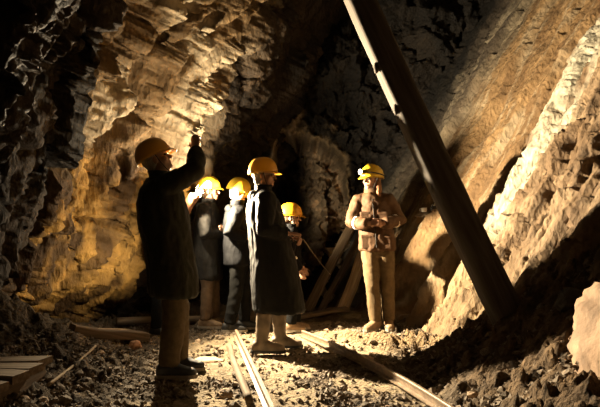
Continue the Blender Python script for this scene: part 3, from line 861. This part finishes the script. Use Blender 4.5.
# child
make_person(dict(loc=stand(-0.10, 6.50), H=1.36, phi=6, sh=(-0.01, 0.0), head=(0.0, 0.0), yaw=0, pitch=0, seed=5.0, hs=1.06,
    armR=((-0.02, -0.19, 0.86), (0.10, -0.18, 0.70), (0.35, 0.05, -0.9), (0.2, 0.9, 0), 0.5),
    armL=((0.02, 0.18, 0.86), (0.13, 0.14, 0.72), (0.4, -0.05, -0.9), (0.2, -0.9, 0), 0.5),
    legs=(((0.03, -0.07, 0.37), (0.0, -0.08, 0.085), 0), ((0.04, 0.07, 0.37), (0.06, 0.09, 0.085), 6)),
    helmet='helmet_orange', hair_mat='hair_brown', trousers='trouser_black', shoe='boot', shoe_mat='boot_brown',
    coat_mat='jacket_navy', sleeve_w=1.05, fold=0.011, tape=True,
    coat=((0.76, 0.0, 0, .17, .13), (0.78, 0.0, 0, .18, .14), (0.95, 0, 0, .185, .14), (1.15, 0, 0, .19, .140), (1.30, 0, 0, .20, .138), (1.39, 0, 0, .185, .12), (1.45, 0, 0, .13, .10), (1.49, 0, 0, .085, .08)),
    label='small child in a navy jacket and amber helmet standing behind the rubber-booted person'))
# guide with headlamp
make_person(dict(loc=stand(0.87, 6.28), H=1.74, phi=-100, hip=(-0.03, 0.0), sh=(-0.07, 0.0), head=(-0.09, -0.02), yaw=-140, pitch=0, seed=6.0,
    armR=((-0.31, -0.06, 1.16), (-0.16, -0.24, 1.145), (0.9, -0.25, 0.05), (0.2, 0.8, -0.4), 0.55),
    armL=((0.22, 0.00, 1.19), (0.02, -0.22, 1.15), (-0.95, -0.15, 0.02), (0.1, 0.8, -0.4), 0.55),
    legs=(((-0.10, -0.10, 0.49), (-0.06, -0.06, 0.10), -130), ((0.07, -0.05, 0.49), (0.09, 0.02, 0.10), -95)),
    helmet='helmet_yellow', lamp=True, hair='long', hair_mat='hair_auburn', trousers='trouser_tan', shoe='boot',
    coat_mat='jacket_tan', sleeve_w=1.05, fold=0.016, foldz=5.0, tape=True, width=0.92, leg_w=0.95,
    zip=((0.90, .150), (1.05, .148), (1.20, .146), (1.32, .148), (1.42, .12)),
    pockets=((1.27, 0.09, 0.138), (1.27, -0.09, 0.138), (1.02, 0.10, 0.135), (1.02, -0.10, 0.135)),
    coat=((0.86, 0.0, 0, .185, .140), (0.88, 0.0, 0, .195, .150), (1.00, 0, 0, .19, .148), (1.15, 0, 0, .170, .140), (1.30, 0, 0, .182, .143), (1.39, 0, 0, .172, .125), (1.45, 0, 0, .125, .10), (1.49, 0, 0, .085, .08)),
    label='guide in tan jacket and tan trousers with glowing headlamp and long hair'))
# lamp bearer, mostly hidden behind the man with the raised arm; the helmet lamp is the main light of the place
LB = stand(-1.52, 6.28)
hnd = LAMP_POS - LAMP_AXIS * 0.05 - Vector(LB)
BEAR = dict(loc=LB, H=1.64, phi=8, sh=(0.0, 0.0), head=(0.01, 0.0), yaw=-22, pitch=0, seed=7.0, lamp=True,
    armL=((0.17, 0.17, 1.27), (hnd.x - 0.095, hnd.y - 0.005, hnd.z - 0.095), (0.75, 0.1, 0.45), (-0.1, -0.95, 0.2), 0.95),
    armR=((0.03, -0.24, 1.08), (0.06, -0.33, 0.93), (0.05, -0.1, -1.0), (-0.9, 0, 0), 0.9),
    legs=(((0.02, -0.09, 0.46), (0.0, -0.10, 0.10), -20), ((0.05, 0.09, 0.46), (0.06, 0.12, 0.10), -10)),
    helmet='helmet_yellow', hair_mat='hair_brown', trousers='trouser_black', shoe='boot', shoe_mat='shoe_black',
    coat_mat='jacket_brown', sleeve_w=1.05, fold=0.012,
    coat=((0.80, 0.0, 0, .185, .140), (0.82, 0.0, 0, .195, .150), (0.98, 0, 0, .19, .148), (1.15, 0, 0, .195, .145), (1.30, 0, 0, .20, .145), (1.39, 0, 0, .19, .125), (1.45, 0, 0, .135, .10), (1.49, 0, 0, .085, .08)),
    label='person in brown jacket holding up the bright lamp, mostly hidden behind others')
bearer = make_person(BEAR)
def cone_light(name, power, axis, parent, loc, blend=1.0, deg=180):
    L = bpy.data.lights.new(name, 'SPOT'); L.energy = power; L.color = LAMP_RGB; L.shadow_soft_size = 0.025
    L.spot_size = math.radians(deg); L.spot_blend = blend
    o = bpy.data.objects.new(name, L); COL.objects.link(o); o.parent = parent
    o.location = loc
    o.rotation_euler = axis.to_track_quat('-Z', 'Y').to_euler()
cone_light('helmet_lamp_beam', LAMP_BEAM, BEAM_AXIS, bearer, BEAR['lens_point'])
L = bpy.data.lights.new('helmet_lamp_fill', 'POINT'); L.energy = HELMET_FILL; L.color = LAMP_RGB; L.shadow_soft_size = 0.025  # added point fill at the helmet lens, brightens the left wall
o = bpy.data.objects.new('helmet_lamp_fill', L); COL.objects.link(o); o.parent = bearer; o.location = BEAR['lens_point']

# ------------------------------------------------------------------ the hand lamp that lights the chamber
lamp = empty('hand_lamp', LAMP_POS)
tag(lamp, 'brightly shining black hand lamp held up beside the folded-arms person', 'lamp')
A = LAMP_AXIS
S = Soup(); S.tube([-A * 0.055, -A * 0.03, A * 0.0, A * 0.022], [0.022, 0.030, 0.044, 0.047], 18, 1, None, False); S.obj('housing', M['black_metal'], lamp)
S = Soup(); S.tube([A * 0.021, A * 0.035, A * 0.046, A * 0.052], [0.044, 0.042, 0.030, 0.010], 18, 1, None, False); tag(S.obj('lens', M['lamp_glass'], lamp), 'glowing lamp lens')
S = Soup(); S.tube([-A * 0.045, -A * 0.05 + V(-0.01, 0, -0.05), -A * 0.06 + V(-0.02, 0, -0.11)], [0.014, 0.015, 0.014], 10); S.obj('handle', M['black_metal'], lamp)
cone_light('hand_lamp_spill', LAMP_SPILL, SPILL_AXIS, lamp, A * 0.08)  # spill cone turned off the lens axis, shaped to light the left wall
cone_light('arch_fill_light', ARCH_FILL, V(0.354, 0.933, 0.08).normalized(), lamp, V(0.03, 0.07, 0.02), 1.0, 36)  # added narrow fill cone, not from the lens, brightens the arch rubble

# unseen lantern added in the bearer's other hand to light the gold rock face
lant = empty('added_lantern', Vector(LB) + V(0.065, -0.355, 0.62))
tag(lant, 'unseen lantern added as fill light in the hand of the brown-jacketed person', 'lantern')
def disc(prof, n=16): return [[V(r * math.cos(t), r * math.sin(t), z) for t in [2 * math.pi * k / n for k in range(n)]] for z, r in prof]
S = Soup(); S.loft(disc(((0, .048), (0.012, .050), (0.022, .040), (0.026, .030)))); S.obj('base', M['black_metal'], lant)
S = Soup(); S.loft(disc(((0.027, .026), (0.05, .034), (0.09, .034), (0.112, .024)))); tag(S.obj('globe', M['lamp_glass'], lant), 'glowing globe of the added lantern')
S = Soup(); S.loft(disc(((0.113, .036), (0.122, .034), (0.142, .018), (0.150, .010)))); S.obj('cap', M['black_metal'], lant)
S = Soup(); S.tube([V(-0.045, 0, 0.02), V(-0.052, 0, 0.10), V(-0.03, 0, 0.175), V(0, 0, 0.192), V(0.03, 0, 0.175), V(0.052, 0, 0.10), V(0.045, 0, 0.02)], [0.003] * 7, 6); S.obj('bail', M['black_metal'], lant)
cone_light('gold_fill_light', GOLD_FILL, V(-0.85, -0.05, 0.50).normalized(), lant, V(-0.06, 0, 0.07))

# ------------------------------------------------------------------ timber
def wobble_log(name, p0, p1, r0, r1, mat, parent=None, n=14, seg=26, bumps=0.10, seed=0.0, flat=0.0, square=2.0):
    """a debarked log: slightly bowed, knotted, sawn ends; built along its own z axis"""
    p0 = Vector(p0); p1 = Vector(p1); ln = (p1 - p0).length
    S = Soup(); rings = []
    for i in range(seg + 1):
        t = i / seg; r = r0 + (r1 - r0) * t
        bow = V(0.012 * ln * math.sin(3.1 * t + seed), 0.010 * ln * math.sin(4.3 * t + 1 + seed), 0) * 0.6
        rr = []
        for k in range(n):
            a = 2 * math.pi * k / n
            q = r * (1 + bumps * float(perlin(math.cos(a) * 1.5 + seed * 7, math.sin(a) * 1.5, t * ln * 3.0)) + 0.5 * bumps * float(perlin(math.cos(a) * 4, math.sin(a) * 4 + seed, t * ln * 9)))
            c_, s_ = math.cos(a), math.sin(a)
            q /= (abs(c_) ** square + abs(s_) ** square) ** (1 / square)
            rr.append(bow + V(q * c_, q * s_ * (1 - flat), t * ln))
        rings.append(rr)
    S.loft(rings)
    o = S.obj(name, mat, parent)
    if parent is None:
        o.location = p0
        o.rotation_euler = (p1 - p0).to_track_quat('Z', 'Y').to_euler()
    return o

post = empty('timber_post', (1.49, 4.12, gz(1.49, 4.12)))
pd = Vector((0.52, 4.32, 2.83)) - Vector((1.50, 4.12, 0.58))
tag(post, 'thick squared timber prop leaning up from the rubble bank to the roof', 'post')
lg = wobble_log('beam', (0, 0, 0), tuple(pd * 1.45), 0.108, 0.100, M['log'], None, 28, 60, 0.035, 1.3, 0.0, 6.0)
zd = pd.normalized(); fr_ = (V(0.06, -1, 0) - zd * zd.dot(V(0.06, -1, 0))).normalized(); sd_ = fr_.cross(zd)
lg.parent = post; lg.location = -zd * 0.10
lg.rotation_euler = Matrix((sd_, -fr_ * -1, zd)).transposed().to_euler() if sd_.cross(fr_).dot(zd) > 0 else Matrix((-sd_, fr_, zd)).transposed().to_euler()
for t in (1.05, 1.70, 2.05):
    S = Soup(); S.ball(zd * t + V(-0.10, -0.03, -0.05), (0.022, 0.035, 0.045), None, 10, 8)
    S.obj('knot', M['log'], post)

def plank(name, p0, p1, wid, thk, mat, roll=0.0, seed=0.0, parent=None, split=False):
    """a weathered board with worn edges and broken ends, along its own z axis"""
    p0 = Vector(p0); p1 = Vector(p1); ln = (p1 - p0).length
    S = Soup(); seg = 12; rings = []
    for i in range(seg + 1):
        t = i / seg
        wv = wid / 2 * (1 + 0.10 * float(perlin(t * 6 + seed, 0.3, seed)))
        if split and t > 0.8: wv *= 1 - 0.75 * (t - 0.8) / 0.2
        th = thk / 2 * (1 + 0.12 * float(perlin(t * 5, 1.3 + seed, 0.2)))
        bow = V(0.02 * wid * math.sin(t * 3 + seed), 0.3 * thk * math.sin(t * 4 + seed), t * ln)
        rr = []
        for (x, y) in ((-1, -.8), (-.9, -1), (.9, -1), (1, -.8), (1, .8), (.9, 1), (-.9, 1), (-1, .8)):
            jag = 0.0
            if i == seg: jag = 0.05 * float(perlin(x * 3 + seed, y * 3, 2.0))
            rr.append(bow + V(x * wv, y * th, jag))
        rings.append(rr)
    S.loft(rings)
    o = S.obj(name, mat, parent, False)
    o.location = p0
    q = (p1 - p0).to_track_quat('Z', 'Y')
    o.rotation_euler = (q.to_matrix() @ Matrix.Rotation(roll, 3, 'Z')).to_euler()
    return o

def on(x, y, h=0.0): return (x, y, gz(x, y) + h)

# loading platform at the left
pf = empty('plank_platform', on(-1.75, 3.4))
tag(pf, 'low platform of worn grey planks on the rubble under the overhang', 'platform')
zt = 0.27 - pf.location.z
for i, (yy, xe) in enumerate(((-0.42, 0.22), (-0.24, 0.24), (-0.06, 0.23), (0.13, 0.19))):
    plank('plank', (xe, yy + 0.02 * i, zt + 0.006 * (i % 2)), (-1.0, yy + 0.18, zt), 0.165, 0.045, M['old_wood'], 0, 0.7 * i + 0.2, pf)
for xx in (0.05, -0.7):
    plank('support_beam', (xx, -0.55, zt - 0.085), (xx, 0.40, zt - 0.085), 0.10, 0.11, M['dark_wood'], 0, 3.1, pf)

tag(wobble_log('stick', on(-1.60, 3.74, 0.03), on(-1.68, 4.78, 0.03), 0.012, 0.009, M['pale_wood'], None, 7, 16, 0.2, 2.2), 'thin pale stick lying on the gravel beside the plank platform', 'stick')
tag(plank('timber_beam', on(-2.0, 5.12, 0.06), on(-1.50, 5.66, 0.06), 0.12, 0.08, M['dark_wood'], 0.1, 4.0), 'short dark sodden beam lying below the gold rock face', 'timber')
tag(plank('splintered_lath', on(-1.84, 5.30, 0.13), on(-1.60, 5.64, 0.13), 0.03, 0.014, M['pale_wood'], 0.2, 5.0, None, True), 'pale splintered lath on top of the short dark beam', 'lath')
tag(wobble_log('pole', on(-2.05, 6.52, 0.07), on(-1.00, 7.20, 0.07), 0.045, 0.04, M['old_wood'], None, 10, 18, 0.1, 6.2), 'long round pole lying on the floor behind the group', 'pole')

# boards leaning on the foot wall behind the child
tag(plank('leaning_plank', (0.12, 8.35, 0.02), (0.80, 8.62, 1.32), 0.16, 0.04, M['old_wood'], 0.5, 1.0), 'brown plank leaning on the slanted rock behind the child', 'plank')
tag(plank('dark_leaning_plank', (0.30, 8.25, 0.02), (0.92, 8.45, 1.18), 0.10, 0.05, M['dark_wood'], 0.4, 2.0), 'narrow dark plank leaning between the brown plank and the pale post', 'plank')
tag(plank('splintered_post', (0.54, 7.85, 0.02), (0.93, 8.10, 0.98), 0.13, 0.10, M['pale_wood'], 0.3, 3.0, None, True), 'pale splintered post leaning on the rock beside the guide', 'post')
tag(plank('fallen_board', on(-0.05, 7.55, 0.05), on(0.62, 7.62, 0.05), 0.20, 0.045, M['old_wood'], 0.0, 4.4), 'brown board lying flat at the foot of the leaning planks', 'board')
tag(wobble_log('rod', (0.045, 6.66, 1.03), (0.42, 8.12, 0.55), 0.006, 0.006, M['pale_wood'], None, 6, 10, 0.1, 7.0), 'thin straight rod slanting from the child to the leaning planks', 'rod')
tag(plank('thin_lath', (1.33, 5.62, 0.10), (1.70, 5.36, 0.72), 0.035, 0.016, M['pale_wood'], 0.8, 2.7), 'thin pale lath leaning on the foot wall beside the log prop', 'lath')

# ------------------------------------------------------------------ narrow mine track
def rail(name, pts, label):
    S = Soup(); prof = ((-.030, 0), (-.030, .008), (-.006, .014), (-.006, .044), (-.014, .050), (-.014, .064), (-.010, .068), (.010, .068), (.014, .064), (.014, .050), (.006, .044), (.006, .014), (.030, .008), (.030, 0))
    P_ = [Vector(p) for p in pts]; rings = []
    base = P_[0].copy()
    for i, p in enumerate(P_):
        t = (P_[min(i + 1, len(P_) - 1)] - P_[max(i - 1, 0)]); t.z = 0; t.normalize()
        sd = V(t.y, -t.x, 0)
        rings.append([p - base + sd * a + V(0, 0, b) for a, b in prof])
    S.loft(rings)
    o = S.obj(name, M['rail'], None, False); o.location = base
    # fish plates with bolts
    return tag(o, label, 'rail', 'rails of the old mine track')
def path(ctrl, n=30):
    c = np.array(ctrl); ys = np.linspace(c[0, 1], c[-1, 1], n)
    co_ = np.polyfit(c[:, 1], c[:, 0], 2)
    return [(float(np.polyval(co_, y)), float(y), 0.022) for y in ys]
rail('rail', path([(-0.674, 6.14), (-0.21, 3.633), (0.03, 2.3)]), 'rusty rail running past the group with a wooden pole lying along it')
rail('rail', path([(0.0, 6.10), (0.404, 5.247), (0.751, 3.676), (1.0, 2.5)]), 'rusty rail along the foot of the rubble bank')
tag(wobble_log('pole', on(-0.68, 5.66, 0.035), on(-0.32, 3.70, 0.035), 0.030, 0.026, M['old_wood'], None, 10, 20, 0.1, 3.3), 'straight wooden pole lying alongside the rail', 'pole')

# ------------------------------------------------------------------ stones
def rock_mesh(name, seed, sub=2, sq=(1, 1, 0.6), facet=0.28):
    bm = bmesh.new(); bmesh.ops.create_icosphere(bm, subdivisions=sub, radius=1.0)
    rr = random.Random(seed)
    planes = []
    for i in range(9):
        v = V(rr.gauss(0, 1), rr.gauss(0, 1), rr.gauss(0, 1)).normalized(); planes.append((v, rr.uniform(0.62, 0.92)))
    for v in bm.verts:
        for n_, dd in planes:
            k_ = v.co.dot(n_)
            if k_ > dd: v.co -= n_ * (k_ - dd)
        v.co += v.co.normalized() * rr.uniform(-0.03, 0.03)
        v.co.x *= sq[0]; v.co.y *= sq[1]; v.co.z *= sq[2]
    me = bpy.data.meshes.new(name); bm.to_mesh(me); bm.free()
    return me

# boulders and cobbles that can be told apart
def boulder(name, loc, r, seed, mat, label, sub=4, sq=(1, 1, 1), rot=0.0):
    me = rock_mesh(name, seed, sub, sq)
    n = len(me.vertices); co = np.empty(n * 3, np.float32); me.vertices.foreach_get('co', co); co = co.reshape(-1, 3)
    co = co * (1 + 0.10 * fbm(co[:, 0] * 2 + seed, co[:, 1] * 2, co[:, 2] * 2, 4))[:, None] * r
    me.vertices.foreach_set('co', co.astype(np.float32).ravel()); me.materials.append(mat); me.update()
    me.polygons.foreach_set('use_smooth', [sub > 3] * len(me.polygons))
    o = bpy.data.objects.new(name, me); COL.objects.link(o); o.location = loc; o.rotation_euler = (0.1, 0.1, rot)
    return tag(o, label, 'rock')
boulder('boulder', (1.69, 2.62, 0.42), 0.46, 3, M['boulder_stone'], 'large pale boulder bedded in the rubble bank', 5, (0.80, 1.5, 1.0), 0.0)
boulder('cobble', on(-1.52, 5.40, 0.035), 0.068, 7, M['red_stone'], 'rounded reddish cobble beside the short dark beam', 3, (1, 0.9, 0.8))
boulder('flat_stone', on(-0.80, 5.02, 0.012), 0.15, 9, M['pale_stone'], 'flat pale slab of stone beside the wooden pole along the rail', 3, (1, 0.75, 0.16), 0.4)
boulder('shadow_rock', (1.62, 3.45, gz(1.62, 3.45) + 0.04), 0.11, 13, M['dark_stone'], 'dark rounded rock on the bank above the pale boulder', 3, (1, 0.8, 0.75))

variants = [rock_mesh('stone', 40 + i, 1, (1, 0.75, 0.32 + 0.05 * i)) for i in range(7)]
for me in variants: me.materials.append(M['stone'])
pv = [rock_mesh('stone', 60 + i, 1, (1, 0.8, 0.5)) for i in range(3)]
for me in pv: me.materials.append(M['pale_stone'])
rs = random.Random(21)
def blocked(x, y):
    if abs(x - np.interp(-y, [-6.14, -3.633, -2.3], [-0.674, -0.21, 0.03])) < 0.09: return True
    if abs(x - np.interp(-y, [-6.1, -5.247, -3.676, -2.5], [0.0, 0.404, 0.751, 1.0])) < 0.09: return True
    for (a, b) in ((-0.955, 4.45), (-0.29, 5.42), (-0.70, 6.42), (-1.07, 6.66), (-0.10, 6.5), (0.87, 6.28), (-1.52, 6.28)):
        if abs(x - a) < 0.30 and abs(y - b) < 0.26: return True
    return False
cnt = 0
while cnt < 290:
    zone = rs.random()
    y = 2.9 + 3.9 * rs.random() ** 1.25
    if zone < 0.50: x = rs.uniform(-1.75, -0.35)
    elif zone < 0.78: x = rs.uniform(-0.1, 0.75) + (5.2 - y) * 0.08
    else: x = rs.uniform(0.8, 1.7); y = rs.uniform(2.6, 4.2)
    if blocked(x, y): continue
    if (abs(x - 0.05) < 0.28 and 3.3 < y < 4.7 or abs(x + 0.78) < 0.25 and abs(y - 5.2) < 0.4) and rs.random() < 0.6: continue
    me = rs.choice(variants) if rs.random() < 0.9 else rs.choice(pv)
    o = bpy.data.objects.new('stone', me); COL.objects.link(o); o.parent = floor
    sc_ = rs.uniform(0.028, 0.055) * (1.25 if rs.random() < 0.15 else 1)
    o.scale = (sc_, sc_ * rs.uniform(0.7, 1.1), sc_ * rs.uniform(0.8, 1.3))
    o.location = (x, y, gz(x, y) + sc_ * 0.22)
    o.rotation_euler = (rs.gauss(0, 0.25), rs.gauss(0, 0.25), rs.uniform(0, 6.28))
    cnt += 1

# gravel too small to pick apart
N = 19000
gxy = np.empty((N, 2)); z_ = RNG.random(N)
gxy[:, 1] = 2.8 + 4.2 * RNG.random(N) ** 1.3
gxy[:, 0] = np.where(z_ < 0.42, RNG.uniform(-2.0, -0.2, N), np.where(z_ < 0.72, RNG.uniform(-0.2, 0.85, N), RNG.uniform(0.75, 1.9, N)))
sandy = sstep(-0.05, 0.25, fbm(gxy[:, 0] * 1.6 + 3.3, gxy[:, 1] * 1.3, 7.7, 3) + 0.3 * np.exp(-((gxy[:, 0] + 0.12) / 0.45) ** 2) + 0.12 + 0.5 * np.exp(-((gxy[:, 0] - 0.05) / 0.30) ** 2 - ((gxy[:, 1] - 4.0) / 0.9) ** 2) + 0.5 * np.exp(-((gxy[:, 0] + 0.78) / 0.28) ** 2 - ((gxy[:, 1] - 5.2) / 0.45) ** 2))
keep = RNG.random(N) > sandy * 0.86 * (np.abs(gxy[:, 0]) < 1.1)
gxy = gxy[keep]; N = len(gxy)
oc = np.array([(1, 0, 0), (-1, 0, 0), (0, 1, 0), (0, -1, 0), (0, 0, 1), (0, 0, -1)], float)
of = np.array([(0, 2, 4), (2, 1, 4), (1, 3, 4), (3, 0, 4), (2, 0, 5), (1, 2, 5), (3, 1, 5), (0, 3, 5)])
sz = RNG.uniform(0.008, 0.024, N) * (1 + 0.5 * (RNG.random(N) < 0.12))
pts = oc[None] * (1 + RNG.normal(0, 0.22, (N, 6, 1))) * np.stack([np.ones(N), RNG.uniform(0.6, 1, N), RNG.uniform(0.35, 0.75, N)], -1)[:, None, :] * sz[:, None, None]
pts += RNG.normal(0, 0.18, (N, 6, 3)) * sz[:, None, None]
an = RNG.uniform(0, 6.28, N); tl = RNG.normal(0, 0.4, N)
ca, sa = np.cos(an), np.sin(an)
x_ = pts[..., 0] * ca[:, None] - pts[..., 1] * sa[:, None]; y_ = pts[..., 0] * sa[:, None] + pts[..., 1] * ca[:, None]
zz_ = pts[..., 2] + x_ * np.sin(tl)[:, None]
base = np.stack([gxy[:, 0], gxy[:, 1], ground_z(gxy[:, 0], gxy[:, 1]) + sz * 0.35 + 0.004], -1)
pts = np.stack([x_, y_, zz_], -1) + base[:, None, :]
fc_ = (of[None] + (np.arange(N) * 6)[:, None, None]).reshape(-1, 3)
gr = mesh_obj('gravel', pts.reshape(-1, 3), fc_, M['gravel'], floor, False)
tag(gr, 'loose dark slate gravel', kind='stuff')

# ------------------------------------------------------------------ gear left on a rock shelf behind the guide
M['bag'] = cloth('dark_canvas_bag', (0.05, 0.045, 0.04))
M['white_cloth'] = cloth('white_cloth', (0.8, 0.76, 0.66))
M['white_plastic'] = simple('white_plastic', (0.85, 0.82, 0.75), 0.4, var=0.05)

dg = bpy.context.evaluated_depsgraph_get()
def wall_hit(wall, y, z):
    ok, loc, n_, i_ = wall.ray_cast(V(-0.3, y, z), V(1, 0, 0))
    return loc if ok else V(1.8, y, z)
hp_ = wall_hit(fw, 7.62, 1.40)
sh_ = rock_mesh('rock_shelf', 91, 3, (1, 0.6, 0.22)); sh_.materials.append(M['stone'])
so = bpy.data.objects.new('rock_shelf', sh_); COL.objects.link(so); so.parent = fw
so.scale = (0.26, 0.26, 0.22); so.location = hp_ + V(0.0, -0.04, -0.04); so.rotation_euler = (0, 0, 0.2)
top = so.location.z + 0.042
S = Soup(); S.loft([ring(V(0, 0, z), V(1, 0, 0), V(0, 1, 0), a, b, 16, 3.0) for z, a, b in ((0.0, .085, .05), (0.01, .095, .06), (0.05, .095, .058), (0.085, .075, .045), (0.10, .05, .03))])
bag = S.fused('bag', M['bag'], None, 0.008, 2, folds=(0.006, 14, 14, 3.0)); bag.location = (so.location.x + 0.07, so.location.y - 0.03, top)
tag(bag, 'dark canvas bag with a pale flap on the rock shelf behind the guide', 'bag')
S = Soup(); S.loft([ring(V(-0.01, -0.01, z), V(1, 0, 0.25), V(0, 1, 0), a, b, 14, 2.6) for z, a, b in ((0.088, .08, .055), (0.104, .07, .05), (0.112, .045, .03))])
S.fused('flap', M['white_cloth'], bag, 0.007, 2, folds=(0.004, 16, 16, 5.0))
S = Soup(); S.tube([V(-0.08, -0.04, 0.06), V(-0.05, -0.06, 0.13), V(0.05, -0.06, 0.13), V(0.08, -0.04, 0.06)], [0.007] * 4, 8, 0.5); S.obj('strap', M['strap'], bag)
cup = empty('cup', (so.location.x - 0.11, so.location.y - 0.05, top - 0.012))
tag(cup, 'small round white cup beside the canvas bag', 'cup')
S = Soup(); S.loft([[V(r * math.cos(t), r * math.sin(t), z) for t in [2 * math.pi * k / 16 for k in range(16)]] for z, r in ((0, .022), (0.004, .030), (0.03, .036), (0.06, .037), (0.06, .032), (0.012, .026))])
S.obj('cup_body', M['white_plastic'], cup)
S = Soup(); S.tube([V(-0.034, 0, 0.05), V(-0.056, 0, 0.045), V(-0.056, 0, 0.022), V(-0.034, 0, 0.016)], [0.005] * 4, 8); S.obj('handle', M['white_plastic'], cup)
